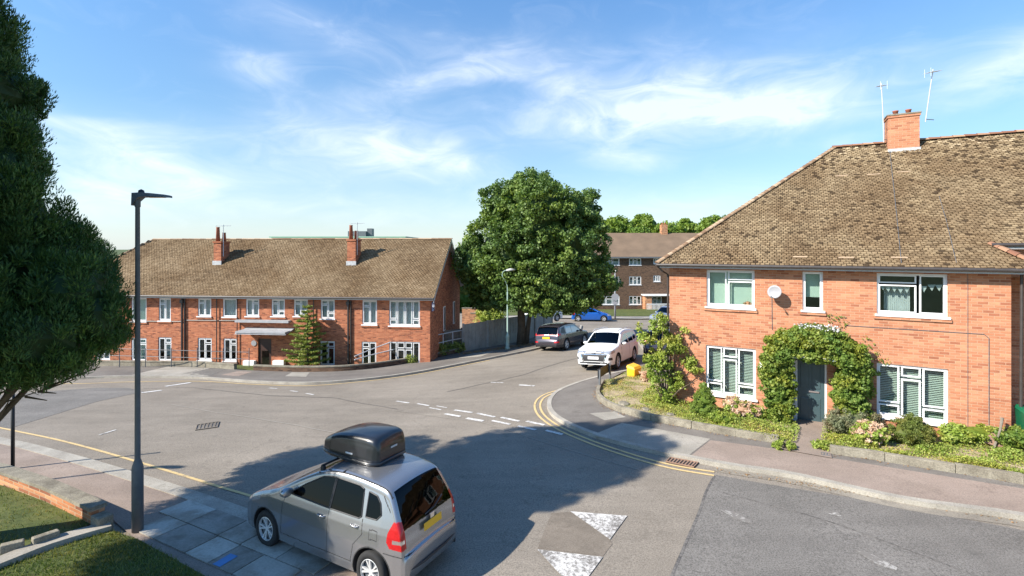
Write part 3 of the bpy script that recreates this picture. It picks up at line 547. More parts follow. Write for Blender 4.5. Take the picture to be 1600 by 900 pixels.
# ================================================================== BUILDING HELPERS
class Fac:
    """a facade plane: origin, direction of local x; px -> local (x, z)"""
    def __init__(s, ox, oy, oz, ang): s.o = Vector((ox, oy, oz)); s.a = ang; s.x = Vector((math.cos(ang), math.sin(ang))); s.y = Vector((-math.sin(ang), math.cos(ang)))
    def at(s, u, v=388, ly=0.0):
        k = (u-UX)/F; px, py = s.o.x+s.y.x*ly, s.o.y+s.y.y*ly
        t = (k*py-px)/(s.x.x-k*s.x.y); Y = py+s.x.y*t; return t, CZ-(v-VY)/F*Y-s.o.z
    def rect(s, u0, v0, u1, v1, ly=0.0):
        """left top and right bottom pixels"""
        x0, z1 = s.at(u0, v0, ly); x1, z0 = s.at(u1, v1, ly); return x0, x1, z0, z1
def wall(name, parent, x0, x1, z0, z1, ops, mat, depth=.12, y=0.0, swap=None):
    """front wall sheet with real openings and reveals; swap puts it on a side (x const)"""
    xs = sorted(set([x0, x1]+[c for o in ops for c in o[:2]])); zs = sorted(set([z0, z1]+[c for o in ops for c in o[2:]])); mb = MB()
    def P(x, yy, z): return (x, y+yy, z) if swap is None else (swap+yy*(-1), x, z)
    for a, b in zip(xs[:-1], xs[1:]):
        for c, d in zip(zs[:-1], zs[1:]):
            mx, mz = (a+b)/2, (c+d)/2
            if any(o[0] < mx < o[1] and o[2] < mz < o[3] for o in ops): continue
            q = [P(a, 0, c), P(b, 0, c), P(b, 0, d), P(a, 0, d)]; mb.add(q, [(0, 1, 2, 3)])
    for a, b, c, d in ops:
        for p, q, in (((a, c), (b, c)), ((b, c), (b, d)), ((b, d), (a, d)), ((a, d), (a, c))):
            mb.add([P(p[0], 0, p[1]), P(q[0], 0, q[1]), P(q[0], depth, q[1]), P(p[0], depth, p[1])], [(3, 2, 1, 0)])
    return mb.build(name, mat, parent)
def window(parent, r, cells, y=.05, fw=.055, curtain='blind_g', cy=.16, slats=False, sill=True, frac=1.0, cur_rect=None, swap=None):
    """r = opening; cells = (fx0, fx1, fz0, fz1) fractions, one per pane of glass"""
    x0, x1, z0, z1 = r; w, h = x1-x0, z1-z0; Mx = None
    root = obj('window', *_fr(x0, x1, z0, z1, y, fw, cells), 'upvc', parent)
    g_ = MB()
    for a, b, c, d in cells: g_.box(x0+a*w+.03, x0+b*w-.03, y+.03, y+.036, z0+c*h+.03, z0+d*h-.03)
    g_.build('pane', 'glass', root)
    if sill: s = MB(); s.box(x0-.05, x1+.05, -.07, y+.01, z0-.06, z0-.002); s.build('sill', 'upvc', root)
    if curtain:
        m = MB(); cr = cur_rect or (0, 1, 1-frac, 1)
        if slats:
            k = int(h/.05)
            for i in range(k):
                z = z0+h*(i+.5)/k; m.add([(x0+.02, y+cy-.02, z-.008), (x1-.02, y+cy-.02, z-.008), (x1-.02, y+cy+.018, z+.012), (x0+.02, y+cy+.018, z+.012)], [(0, 1, 2, 3)])
            m.build('blind', 'slats', root)
        else:
            n = max(6, int(w/.06)); X0 = x0+cr[0]*w; X1 = x0+cr[1]*w
            for i in range(n+1):
                x = X0+(X1-X0)*i/n; yy = y+cy+(.015 if i % 2 else -.015)*(0 if curtain == 'blind_g' else 1); m.v += [(x, yy, z0+cr[2]*h), (x, yy, z0+cr[3]*h)]
            m.f += [(2*i, 2*i+2, 2*i+3, 2*i+1) for i in range(n)]; m.build('blind' if curtain == 'blind_g' else 'curtain', curtain, root)
    if swap is not None:
        for o in [root]: o.matrix_basis = swap
    return root
def _fr(x0, x1, z0, z1, y, fw, cells):
    m = MB(); w, h = x1-x0, z1-z0; d = .06
    m.box(x0, x0+fw, y, y+d, z0, z1); m.box(x1-fw, x1, y, y+d, z0, z1); m.box(x0+fw, x1-fw, y, y+d, z0, z0+fw); m.box(x0+fw, x1-fw, y, y+d, z1-fw, z1)
    for c in cells:
        a, b, e, f = x0+c[0]*w, x0+c[1]*w, z0+c[2]*h, z0+c[3]*h; q = .035; pr = -.012
        m.box(a, a+q, y+pr, y+d-.01, e, f); m.box(b-q, b, y+pr, y+d-.01, e, f); m.box(a+q, b-q, y+pr+.001, y+d-.01, e, e+q); m.box(a+q, b-q, y+pr+.001, y+d-.01, f-q, f)
    return m.v, m.f
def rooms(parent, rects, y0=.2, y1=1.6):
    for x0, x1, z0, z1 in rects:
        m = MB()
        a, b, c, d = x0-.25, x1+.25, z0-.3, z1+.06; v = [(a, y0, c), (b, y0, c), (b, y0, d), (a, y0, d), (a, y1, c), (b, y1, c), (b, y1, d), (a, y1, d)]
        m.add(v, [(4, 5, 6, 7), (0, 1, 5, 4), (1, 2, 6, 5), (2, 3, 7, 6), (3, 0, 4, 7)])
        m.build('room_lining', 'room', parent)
def tiles(name, parent, O, U, V, poly, mat, tw=.132, ga=.095, th=.018, rag=.012, seed=1, tonefn=None):
    """real overlapping tiles on the plane O + u*U + v*V (V up the slope); poly convex in (u, v)"""
    rng = np.random.default_rng(seed); O = np.array(O); U = np.array(U)/np.linalg.norm(U); V = np.array(V)/np.linalg.norm(V); Nn = np.cross(U, V)
    vm = max(p[1] for p in poly); rows = int(vm/ga); vs, tn = [], []
    for r in range(rows+1):
        v = r*ga; vc = min(v+.02, vm-.001); cr = []
        for (a, b), (c, d) in zip(poly, poly[1:]+poly[:1]):
            if (b-vc)*(d-vc) < 0 or b == vc: cr.append(a+(c-a)*(vc-b)/((d-b) or 1e-9))
        if len(cr) < 2: continue
        u0, u1 = min(cr), max(cr); k0 = int(math.floor(u0/tw))-1; us = (np.arange(k0, int(u1/tw)+2)+(.5 if r % 2 else 0))*tw
        gp = tw*.05+tw*.07*rng.random(len(us)); a = np.clip(us+gp, u0, u1); b = np.clip(us+tw-gp, u0, u1); ok = (b-a) > .02; a, b = a[ok], b[ok]; n = len(a)
        hl = th+rag*rng.random(n)**2*1.6+.004; hr = th+rag*rng.random(n)**2*1.6+.004; dv = rng.normal(0, .012, n); vt = np.minimum(v+ga*1.25, vm)
        def P(uu, vv, hh): return O+uu[:, None]*U+np.broadcast_to(vv, uu.shape)[:, None]*V+np.broadcast_to(hh, uu.shape)[:, None]*Nn
        q = np.stack([P(a, v+dv, hl), P(b, v+dv, hr), P(b, vt, .003), P(a, vt, .003), P(a, v+dv, 0.), P(b, v+dv, 0.)], 1); vs.append(q); t = rng.random(n)
        if tonefn is not None: t = tonefn((a+b)/2, np.full(n, v), t)
        tn.append(t)
    Q = np.concatenate(vs); tn = np.concatenate(tn); n = len(Q); b0 = (np.arange(n)*6)[:, None]
    Fq = np.concatenate([b0+np.array([0, 1, 2, 3]), b0+np.array([4, 5, 1, 0]), b0+np.array([4, 0, 3, 3]), b0+np.array([1, 5, 2, 2])]) 
    # backing sheet keeps light out between tiles
    V0 = Q.reshape(-1, 3); F0 = np.concatenate([b0+np.array([0, 1, 2, 3]), b0+np.array([4, 5, 1, 0])]); tt = np.concatenate([tn, tn*.3])
    pb = np.array([O+p[0]*U+p[1]*V-Nn*.012 for p in poly]); 
    o = obj(name, V0, F0, mat, parent, tone=tt)
    bm = bmesh.new(); bm.from_mesh(o.data); ly = bm.faces.layers.float['tone']; f = bm.faces.new([bm.verts.new(p) for p in pb]); f[ly] = 0.05; bm.to_mesh(o.data); bm.free()
    return o
def capline(name, parent, A, B, mat, r=.11, step=.3, seed=2, drop=0.0):
    """overlapping half-round ridge or hip tiles from A up to B"""
    rng = random.Random(seed); A = Vector(A); B = Vector(B); L = (B-A).length; d = (B-A).normalized(); s = d.cross(Vector((0, 0, 1))).normalized(); up = s.cross(d); mb = MB(); n = int(L/step); tone = []
    for i in range(n):
        p0 = A+d*(i*L/n); p1 = A+d*((i+1.12)*L/n); r0 = r*rng.uniform(1.06, 1.2); r1 = r*.9; k = 7
        V = [p+s*rr*math.cos(math.pi*j/(k-1))+up*(rr*.62*math.sin(math.pi*j/(k-1))-drop) for p, rr in ((p0, r0), (p1, r1)) for j in range(k)]+[p0-up*drop]
        mb.add(V, [(j, j+1, k+j+1, k+j) for j in range(k-1)]+[(j, 2*k, j+1) for j in range(k-1)]); tone += [rng.random()]*(k-1)+[0.0]*(k-1)
    return obj(name, mb.v, mb.f, mat, parent, tone=tone)
# ================================================================== RIGHT HOUSE
th_r = math.atan2(-.475, .88); P0 = Vector((6.45, 16.24)); Ox = P0-Vector((.88, -.475))*1.12
RH = Fac(Ox.x, Ox.y, -.1, th_r)
house = thing('brick_house', (Ox.x, Ox.y, -.1), th_r, 'large orange brick house with a hipped tan tiled roof, right side of the photo', 'house')
WX = RH.at(1580)[0]; ZE = RH.at(1046, 418)[1]   # wall length, soffit height
ops = {}
w_ul = RH.rect(1104, 419.5, 1179, 480); w_um = RH.rect(1254, 422, 1286, 486); w_ur = RH.rect(1370, 425, 1481, 496)
w_ll = RH.rect(1103, 539, 1181, 622); w_lr = RH.rect(1370, 567, 1482, 664); w_dr = RH.rect(1231, 560, 1292, 658)
def rr_(x0, x1, z0, z1): return (x0, x1, z0, z1)
topz = ZE-.05; sil = w_ul[2]
w_ul = (w_ul[0], w_ul[1], RH.at(1104, 478)[1], topz); w_um = (w_um[0], w_um[1], RH.at(1254, 484)[1], topz); w_ur = (w_ur[0], w_ur[1], RH.at(1370, 490)[1], topz)
zb = RH.at(1103, 614)[1]; zt = RH.at(1103, 539)[1]; w_ll = (w_ll[0], w_ll[1], zb, zt); w_lr = (w_lr[0], w_lr[1], RH.at(1482, 664)[1], RH.at(1370, 567)[1]); w_dr = (w_dr[0], w_dr[1], .02, 2.1)
OPS = [w_ul, w_um, w_ur, w_ll, w_lr, w_dr]
wall('wall', house, 0, WX, -1.0, ZE+.1, OPS, 'brick')
sw = MB(); sw.box(.001, .02, .001, 10.5, -1.2, ZE+.1); sw.box(0.02, 16, 10.48, 10.5, -1.2, ZE+.1); sw.build('side_wall', 'brick', house)
rooms(house, [w_ul, w_um, w_ur, w_ll, w_lr])
window(house, w_ul, [(0.04, .42, .05, .96), (.46, .97, .05, .70), (.46, .97, .74, .96)], curtain='blind_g')
window(house, w_um, [(.08, .92, .04, .97)], curtain='blind_g', cur_rect=(0, 1, .33, 1))
wr = window(house, w_ur, [(.03, .575, .05, .72), (.03, .575, .76, .96), (.62, .97, .05, .96)], curtain='net', cur_rect=(.14, .52, .0, .62), cy=.3)
bn = MB(); x0, x1, z0, z1 = w_ur
for i, (fx, fz) in enumerate([(.18, .68), (.27, .68), (.36, .66), (.45, .67), (.69, .70), (.80, .74), (.10, .72), (.9, .74)]):
    cx = x0+fx*(x1-x0); cz = z0+fz*(z1-z0); bn = MB(); bn.add([(cx-.085, .14, cz), (cx+.085, .14, cz+.01), (cx+.01, .14, cz-.17)], [(0, 1, 2)]); bn.build('bunting_flag', 'net', wr)
L3 = [(0.03, .33, .27, .97), (.03, .33, .04, .23), (.36, .63, .04, .74), (.36, .63, .79, .97), (.66, .97, .27, .97), (.66, .97, .04, .23)]
window(house, w_ll, L3, curtain='slats', slats=True); window(house, w_lr, L3, curtain='slats', slats=True)
# small ornaments on the upper left sill
m = MB()
for fx, s in ((.80, .05), (.86, .07), (.92, .05)):
    cx = w_ul[0]+fx*(w_ul[1]-w_ul[0]); m.lathe([(.0, .0), (s, 0), (s*.8, s), (s*1.1, s*1.8), (0, s*2.2)], (cx, .13, w_ul[2]+.06), 8)
m.build('sill_ornament', 'pink_fl', house).data.attributes.new('tone', 'FLOAT', 'FACE')
sb = MB()   # brick-on-edge sills
for r in (w_ul, w_um, w_ur): sb = MB(); sb.box(r[0]-.08, r[1]+.08, -.045, .04, r[2]-.14, r[2]-.062); sb.build('brick_sill', 'brick', house)
# door
dx0, dx1, dz0, dz1 = w_dr; f = MB(); f.box(dx0, dx0+.05, .06, .12, dz0, dz1); f.box(dx1-.05, dx1, .06, .12, dz0, dz1); f.box(dx0+.05, dx1-.05, .06, .12, dz1-.05, dz1); f.box(dx0+.22, dx0+.26, .06, .12, dz0, dz1-.05); f.box(dx0+.05, dx0+.22, .07, .11, dz0, dz1-.05)
dr = f.build('door_frame', 'upvc', house); f = MB(); f.box(dx0+.262, dx1-.052, .075, .115, dz0+.03, dz1-.052)
door = f.build('door', 'door', house, bevel=.004); f = MB()
for a, b in ((.1, .8), (1.1, 1.85)):
    for c in (dx0+.34, dx0+.34+(dx1-dx0-.42)/2): f.box(c, c+(dx1-dx0-.42)/2-.08, .063, .08, a, b)
f.build('door_panel', 'door', door, bevel=.012)
f = MB(); f.box((dx0+dx1)/2+.05, (dx0+dx1)/2+.32, .05, .08, .98, 1.03); f.build('letterbox', 'chrome', door); f = MB(); f.box(dx0-.1, dx1+.1, -.35, .1, -.3, .0); f.build('door_step', 'stone', house)
f = MB(); xx = RH.at(1191, 568)[0]; zz = RH.at(1191, 571)[1]; f.box(xx-.07, xx+.07, -.07, -.002, zz-.15, zz+.15); f.build('meter_box', 'upvc', house, bevel=.008)
# eaves
f = MB(); f.box(-.3, WX+3.5, -.30, -.02, ZE+.02, ZE+.04); f.box(-.3, WX+3.5, -.31, -.29, ZE+.0, ZE+.13); f.box(-.31, -.29, -.29, 11, ZE+.0, ZE+.13); f.build('fascia', 'fascia', house)
f = MB()
for (A, B) in (((-.36, -.36, ZE+.1), (WX+3.5, -.36, ZE+.1)), ((-.36, -.36, ZE+.1), (-.36, 11, ZE+.1))):
    f.tube([A, B], .055, 8)
f.build('gutter', 'gutter_pl', house)
f = MB(); f.tube([(-.33, -.32, ZE+.05), (-.2, -.2, ZE-.12), (-.07, .1, ZE-.25), (-.07, .12, -.8)], .035, 8); f.build('downpipe', 'gutter_pl', house)
f = MB(); xx = RH.at(1586)[0]+.12; f.tube([(xx, -.02, ZE), (xx, .06, -.8)], .035, 8); f.build('downpipe', 'gutter_pl', house)
# cables on the wall
f = MB(); xa, za = RH.at(1345, 510); xb, zb_ = RH.at(1505, 524); xc, zc = RH.at(1545, 540); xd = RH.at(1512)[0]
f.tube([(RH.at(1320)[0], -.01, za), (xa, -.01, za), (xb, -.01, za-.0), (xc-.1, -.01, za), (xc, -.01, za-.1), (xc, -.01, .0)], .009, 5); f.build('wall_cable', 'dgrey', house); f = MB(); f.tube([(xd, -.008, ZE), (xd, -.008, 0)], .006, 5); f.build('wall_cable', 'dgrey', house); f = MB()
xe = RH.at(1206)[0]; f.tube([(xe, -.01, RH.at(1206, 462)[1]), (xe+.01, -.01, RH.at(1206, 515)[1])], .009, 5); f.build('wall_cable', 'dgrey', house)
# wing set back on the right
f = MB(); wxx = WX; f.box(wxx-.02, wxx-.001, .001, 1.3, -1, ZE+.1); f.build('return_wall', 'brick', house)
wall('wing_wall', house, WX-.02, WX+6, -1, ZE+1.2, [], 'brick', y=1.3)
# roof planes
EO = .36; EZ = ZE+.14; RY = 5.3; RZ = RH.at(1305, 231, 5.3)[1]; HX = RH.at(1305, 231, 5.3)[0]
sl = math.hypot(RY+EO, RZ-EZ); Vv = np.array([0, (RY+EO)/sl, (RZ-EZ)/sl]); XR = WX+6
cu = RH.at(1545, 388, .6)[0]; cutv = .095*11
TR = np.random.default_rng(77)
def tonef(a, v, t):
    q = np.clip(.5+.5*np.sin(a*1.3+2*np.sin(v*.9))*np.cos(v*1.1-a*.4), 0, 1); top = np.clip((v-sl*.6)/(sl*.4), 0, 1)
    return np.clip(t*.5+.20+.42*top*(TR.random(len(t)) > .3)-.10*q*(1-top), 0, 1)*np.where(TR.random(len(t)) < .045+.15*top, .03, 1)
# lower strip up to the cut, then the rest over the full length
xr2 = RH.at(1612, 415)[0]+.2
tiles('roof', house, (-EO, -EO, EZ), (1, 0, 0), Vv, [(0, 0), (xr2+EO, 0), (cu+EO, cutv), (XR+EO, cutv+.001), (XR+EO, sl), (HX+EO, sl)], 'tile', seed=3, tonefn=tonef, rag=.022) if False else None
hipf = lambda v: (HX+EO)*v/sl
tiles('roof', house, (-EO, -EO, EZ), (1, 0, 0), Vv, [(0, 0), (xr2+EO, 0), (cu+EO, cutv), (hipf(cutv), cutv)], 'tile', seed=3, tonefn=tonef, rag=.022)
O2 = np.array([-EO, -EO, EZ])+Vv*cutv; cv_ = cutv
tiles('roof', house, O2, (1, 0, 0), Vv, [(hipf(cv_), 0), (XR+EO, 0), (XR+EO, sl-cv_), (HX+EO, sl-cv_)], 'tile', seed=4, tonefn=lambda a, v, t: tonef(a, v+cv_, t), rag=.022)
sx_ = math.hypot(HX+EO, RZ-EZ); VH = np.array([(HX+EO)/sx_, 0, (RZ-EZ)/sx_])
tiles('hip_roof', house, (-EO, 2*RY+EO, EZ), (0, -1, 0), VH, [(0, 0), (2*(RY+EO), 0), (RY+EO, sx_)], 'tile', seed=5)
sl2 = sl; tiles('back_roof', house, (XR, 2*RY+EO, EZ), (-1, 0, 0), (0, -Vv[1], Vv[2]), [(0, 0), (XR+EO, 0), (XR-HX, sl), (0, sl)], 'tile', seed=6, tw=.25, ga=.2)
capline('hip_tiles', house, (-EO, -EO, EZ+.02), (HX, RY, RZ+.03), 'hip', .10, .17, 3); capline('ridge_tiles', house, (HX-.1, RY, RZ+.01), (XR, RY, RZ+.01), 'ridge', .13, .32, 4)
capline('hip_tiles', house, (-EO, 2*RY+EO, EZ+.02), (HX, RY, RZ+.03), 'hip', .10, .3, 3)
# wing: eaves at the cut line, dark brick below
cpt = Vector((-EO, -EO, EZ))+Vector(Vv)*cutv; f = MB(); f.box(cu, XR, cpt.y-.10, cpt.y-.02, cpt.z-.14, cpt.z-.02); f.build('fascia', 'fascia', house)
f = MB(); f.tube([(cu-.02, cpt.y-.13, cpt.z-.03), (XR, cpt.y-.13, cpt.z-.03)], .05, 8); f.build('gutter', 'gutter_pl', house)
f = MB(); f.box(cu+.1, XR, cpt.y+.10, cpt.y+.2, ZE-.1, cpt.z-.05); f.build('upper_wall', 'brick', house)
A = Vector((cu, cpt.y, cpt.z+.0)); B = Vector((xr2, -EO, EZ)); capline('verge_tiles', house, B, A, 'ridge', .12, .2, 9)
for k, (vv_, aa, bb) in enumerate([(480, 1305, 1325), (470, 0, 0)]): pass
# cream patches and the cable running down the roof
def onroof(u, v):
    """intersect a pixel ray with the front slope, local coordinates"""
    d = Vector(((u-UX)/F, 1, -(v-VY)/F)); nl = Vector((0, -Vv[2], Vv[1])); nl.normalize()
    Rm = Matrix.Rotation(th_r, 3, 'Z'); n = Rm @ nl; q = Rm @ Vector((-EO, -EO, EZ))+Vector((Ox.x, Ox.y, -.1)); c = Vector((0, 0, CZ)); t = (q-c).dot(n)/d.dot(n); return Rm.inverted() @ (c+d*t-Vector((Ox.x, Ox.y, -.1)))+nl*.035
f = MB(); f.tube([onroof(*p) for p in ((1390, 236), (1393, 265), (1400, 330), (1408, 412))], .008, 5); f.build('roof_cable', 'dgrey', house); f = MB(); f.tube([onroof(*p) for p in ((1467, 308), (1478, 345), (1494, 412))], .006, 5); f.build('roof_cable', 'dgrey', house)
f = MB(); nl = Vector((0, -Vv[2], Vv[1]))
for u, v in ((1315, 276), (1365, 274), (1412, 270), (1250, 403), (1322, 404), (1405, 404)):
    f = MB(); p = onroof(u, v); f.box(p.x-.19, p.x+.19, -.02, .02, -.035, .015, Matrix.Translation((0, p.y, p.z)) @ Matrix.Rotation(math.atan2(Vv[2], Vv[1]), 4, 'X'))
    f.build('vent_tile', 'hip', house).data.attributes.new('tone', 'FLOAT', 'FACE').data.foreach_set('value', [1.0]*len(f.f))
# chimney
ca, _ = RH.at(1388, 220, RY-.45); cb_, _ = RH.at(1437, 220, RY-.45); ct = RH.at(1412, 178, RY-.45)[1]
f = MB(); f.box(ca, cb_, RY-.45, RY+.25, RZ-.9, ct-.1); f.box(ca-.03, cb_+.03, RY-.48, RY+.28, ct-.1, ct-.03); ch = f.build('chimney', 'brick', house)
f = MB(); f.box(ca-.05, cb_+.05, RY-.5, RY+.3, ct-.029, ct+.03); f.build('chimney_cap', 'stone', ch, bevel=.015)
f = MB(); f.box(ca-.02, cb_+.02, RY-.53, RY+.27, RZ-.62, RZ-.30); f.build('flashing', 'lead', ch)
for k in (.3, .72):
    f = MB(); f.lathe([(.0, 0), (.085, 0), (.08, .14), (.095, .15), (.095, .19), (.06, .19), (.06, .05)], (ca+(cb_-ca)*k, RY-.1, ct+.03), 12); f.build('chimney_pot', 'pot', ch, True)
# aerials
def aerial(u0, v0, u1, v1, lx, lab, rots, u_base=None):
    a, z1 = RH.at(u0, v0, RY-.3); b, z0 = RH.at(u1, v1, RY-.3); t = thing('tv_aerial', (0, 0, 0), 0, lab, 'aerial')
    Rm = Matrix.Rotation(th_r, 3, 'Z'); base = Rm @ Vector((b, RY-.3, z0))+Vector((Ox.x, Ox.y, -.1)); top = Rm @ Vector((a, RY-.3, z1))+Vector((Ox.x, Ox.y, -.1)); t.location = base; d = top-base
    m = MB(); m.tube([(0, 0, -.2), d*.5+Vector((.01, 0, 0)), d], .017, 6); m.build('mast', 'metal', t)
    m = MB(); hd = Matrix.Rotation(rots, 3, 'Z') @ Vector((.55, 0, .12)); c = d-Vector((0, 0, .1)); m.tube([c-hd*.5, c+hd*.6], .012, 5); s = Matrix.Rotation(rots, 3, 'Z') @ Vector((0, 1, 0))
    for k in range(9): p = c-hd*.5+hd*(1.1*k/8); l = .16-.008*k; m.tube([p-s*l, p+s*l], .006, 4)
    m.tube([c-hd*.5-s*.1+Vector((0, 0, -.15)), c-hd*.5-s*.1+Vector((0, 0, .15))], .006, 4); m.tube([c-hd*.5+s*.1+Vector((0, 0, -.15)), c-hd*.5+s*.1+Vector((0, 0, .15))], .006, 4)
    m.build('antenna', 'metal', t); m = MB(); m.tube([(0, 0, -.1), (.3, 0, -.12)], .015, 5); m.build('bracket', 'dgrey', t)
aerial(1377, 130, 1381, 214, 0, 'straight television aerial on the left of the big house chimney', 1.2); aerial(1458, 108, 1446, 182, 0, 'leaning television aerial on the right of the big house chimney', .3)
# satellite dish
dx, dz = RH.at(1210, 456, -.3); t = thing('satellite_dish', RH.o+Vector((*(RH.x*dx+RH.y*-.3), dz)), th_r, 'round grey satellite dish on the front wall of the orange brick house', 'satellite dish')
m = MB(); Mx = Matrix.Rotation(math.radians(-18), 4, 'Z') @ Matrix.Rotation(math.radians(78), 4, 'X'); m.lathe([(0, -.05), (.09, -.042), (.16, -.018), (.205, .0), (.205, .008), (.16, -.01), (.1, -.034), (0, -.042)], (0, 0, 0), 24, Mx); m.build('reflector', 'dish', t, True)
m = MB(); m.tube([(0, .05, 0), (0.02, .2, -.05), (0.02, .3, -.05)], .018, 6); m.tube([(-.02, .25, -.22), (-.02, .28, .1)], .015, 6); m.build('bracket', 'metal', t)
m = MB(); m.tube([(0, 0, -.2), (-.08, -.28, -.14)], .010, 5); m.tube([(-.08, -.24, -.14), (-.09, -.32, -.14)], .025, 8); m.build('receiver_arm', 'dgrey', t)
# ================================================================== LEFT HOUSE (terrace)
t_l = math.atan2(-.0917, .9958); TL = 22.5; Lc = Vector((-4.83, 28.5)); LO_ = Lc-Vector((.9958, -.0917))*TL; LZ0 = -2.75
LH = Fac(LO_.x, LO_.y, LZ0, t_l)
lh = thing('brick_terrace', (LO_.x, LO_.y, LZ0), t_l, 'long red brick two storey terrace with a brown tiled roof and two chimneys, left side', 'house')
ze = LH.at(450, 466)[1]; UW = []; LW = []
up_px = [(205, 229, 502), (248, 267, 501), (309, 330, 494), (348, 370, 495), (384, 405, 494), (424, 445, 494), (459, 481, 494), (501, 523, 498), (566, 589, 507), (608, 656, 509)]
for a, b, v in up_px: x0 = LH.at(a)[0]; x1 = LH.at(b)[0]; UW.append((x0, x1, LH.at((a+b)/2, v)[1], ze-.07))
lo_px = [(205, 229, 528, 564), (247, 268, 527, 564), (309, 331, 528, 563), (349, 370, 529, 564), (500, 523, 533, 571), (565, 588, 534, 572), (608, 656, 534, 574)]
for a, b, v0, v1 in lo_px: LW.append((LH.at(a)[0], LH.at(b)[0], LH.at((a+b)/2, v1)[1], LH.at((a+b)/2, v0)[1]))
ddr = (LH.at(403)[0], LH.at(424)[0], .02, LH.at(410, 529)[1])
xh = LH.at(100)[0]
extra = [(LH.at(150)[0], LH.at(172)[0], UW[0][2], UW[0][3]), (LH.at(150)[0], LH.at(172)[0], LW[0][2], LW[0][3])]
wall('wall', lh, 0, TL, -.8, ze+.1, UW+LW+[ddr]+extra, 'brick_l'); LD_ = 8.8
# gable wall on the right end
RYl = LD_/2; rzl = LH.at(240, 374, RYl)[1]; ezl = ze+.1
gw = MB(); gv = [(TL, 0, -.8), (TL, LD_, -.8), (TL, LD_, ezl+.1), (TL, RYl, rzl-.05), (TL, 0, ezl+.1)]; gw.add(gv, [(0, 1, 2, 3, 4)]); gw.box(.001, .02, .002, LD_, -.8, ezl); gw.box(.02, TL-.01, LD_-.02, LD_, -.8, ezl); gw.build('gable_wall', 'brick_l', lh)
rooms(lh, UW+LW+extra, .2, 1.2)
C2 = [(.06, .48, .05, .95), (.53, .94, .05, .72), (.53, .94, .77, .95)]; C2b = [(.06, .48, .05, .72), (.06, .48, .77, .95), (.53, .94, .05, .95)]; C1 = [(.05, .95, .04, .96)]; C2c = [(.06, .48, .05, .72), (.06, .48, .77, .95), (.53, .94, .33, .95), (.53, .94, .05, .28)]
C4 = [(.03, .23, .28, .96), (.03, .23, .04, .23), (.27, .49, .04, .96), (.53, .74, .04, .96), (.78, .97, .28, .96), (.78, .97, .04, .23)]
C4b = [(.03, .23, .04, .96), (.27, .49, .04, .68), (.27, .49, .74, .96), (.53, .74, .04, .68), (.53, .74, .74, .96), (.78, .97, .04, .96)]
cs = ['blind_g', 'net', 'net', 'net', 'net', 'net', 'net', 'net', 'net', 'net']; cl = [C1, C2b, C2b, C1, C2, C2c, C2c, C2c, C2b, C4]
for r, c, k in zip(UW, cl, cs): window(lh, r, c, fw=.07, curtain=k, cy=.12)
for i, (r, c, k) in enumerate(zip(LW, [C2, C2, C2, C2, C2, C2b, C4b], ['blind_g', 'net', None, None, 'red_cloth', None, None])):
    window(lh, r, c, fw=.07, curtain=k, cy=.12, cur_rect=(.5, 1, .2, 1) if k in ('red_cloth', 'net') else None)
for r in extra: window(lh, r, C2, fw=.07, curtain='net', cy=.12)
f = MB()
for r in UW+LW: f = MB(); f.box(r[0]-.08, r[1]+.08, -.05, .03, r[2]-.15, r[2]-.062); f.build('brick_sill', 'brick_l', lh)
f = MB(); f.box(ddr[0], ddr[1], .08, .12, 0, ddr[3]); d_ = f.build('door', 'door_l', lh); f = MB(); f.box(ddr[0]+.2, ddr[1]-.2, .06, .08, .9, 1.8); f.build('door_pane', 'glass', d_)
# entrance canopies
xa = LH.at(368, 520, -.9)[0]; xb = LH.at(446, 520, -.9)[0]; z1 = LH.at(400, 516)[1]; f = MB(); f.box(xa, xb, -.95, -.001, z1-.02, z1+.08, None); f.add([(xa-.05, -1.0, z1-.08), (xb+.05, -1.0, z1-.08), (xb+.05, -.001, z1+.16), (xa+.1, -.001, z1+.16)], [(0, 1, 2, 3)]); f.build('porch_canopy', 'canopy', lh)
xa2 = LH.at(372)[0]; xb2 = LH.at(455)[0]; z2 = LH.at(410, 501)[1]; f = MB(); f.box(xa2, xb2, -.32, -.001, z2-.08, z2+.06); f.build('porch_canopy', 'canopy', lh)
for u in (392, 438):
    f = MB(); x = LH.at(u)[0]; z = LH.at(u, 563)[1]; w = .36; f.box(x-w, x+w, -.25, -.002, z-.5, z+.02); f.build('meter_cabinet', 'upvc', lh, bevel=.01)
f = MB(); x, z = LH.at(397, 536); f.lathe([(0, 0), (.17, 0), (.17, .03), (0, .03)], (0, 0, 0), 16, Matrix.Translation((x, -.01, z)) @ Matrix.Rotation(math.pi/2, 4, 'X')); f.build('wall_lamp', 'dish', lh)
# pipes
for u, w in ((286, .06), (545, .06), (340, .03), (491, .03), (372, .03)):
    f = MB(); x = LH.at(u)[0]; f.tube([(x, -.09, ze+.05), (x, -.09, -.6)], w, 8)
    if w > .05: f.tube([(x+.16, -.07, ze-.1), (x+.16, -.07, -.6)], .04, 8); f.box(x-.1, x+.1, -.18, -.02, ze-.35, ze-.15)
    f.build('drainpipe', 'gutter_pl', lh)
f = MB(); z = LH.at(300, 503)[1]; f.tube([(LH.at(212)[0], -.03, z), (LH.at(286)[0], -.03, z+.02)], .025, 6); f.tube([(LH.at(286)[0], -.03, z+.1), (LH.at(372)[0], -.03, z+.12)], .025, 6); f.build('wall_pipe', 'gutter_pl', lh)
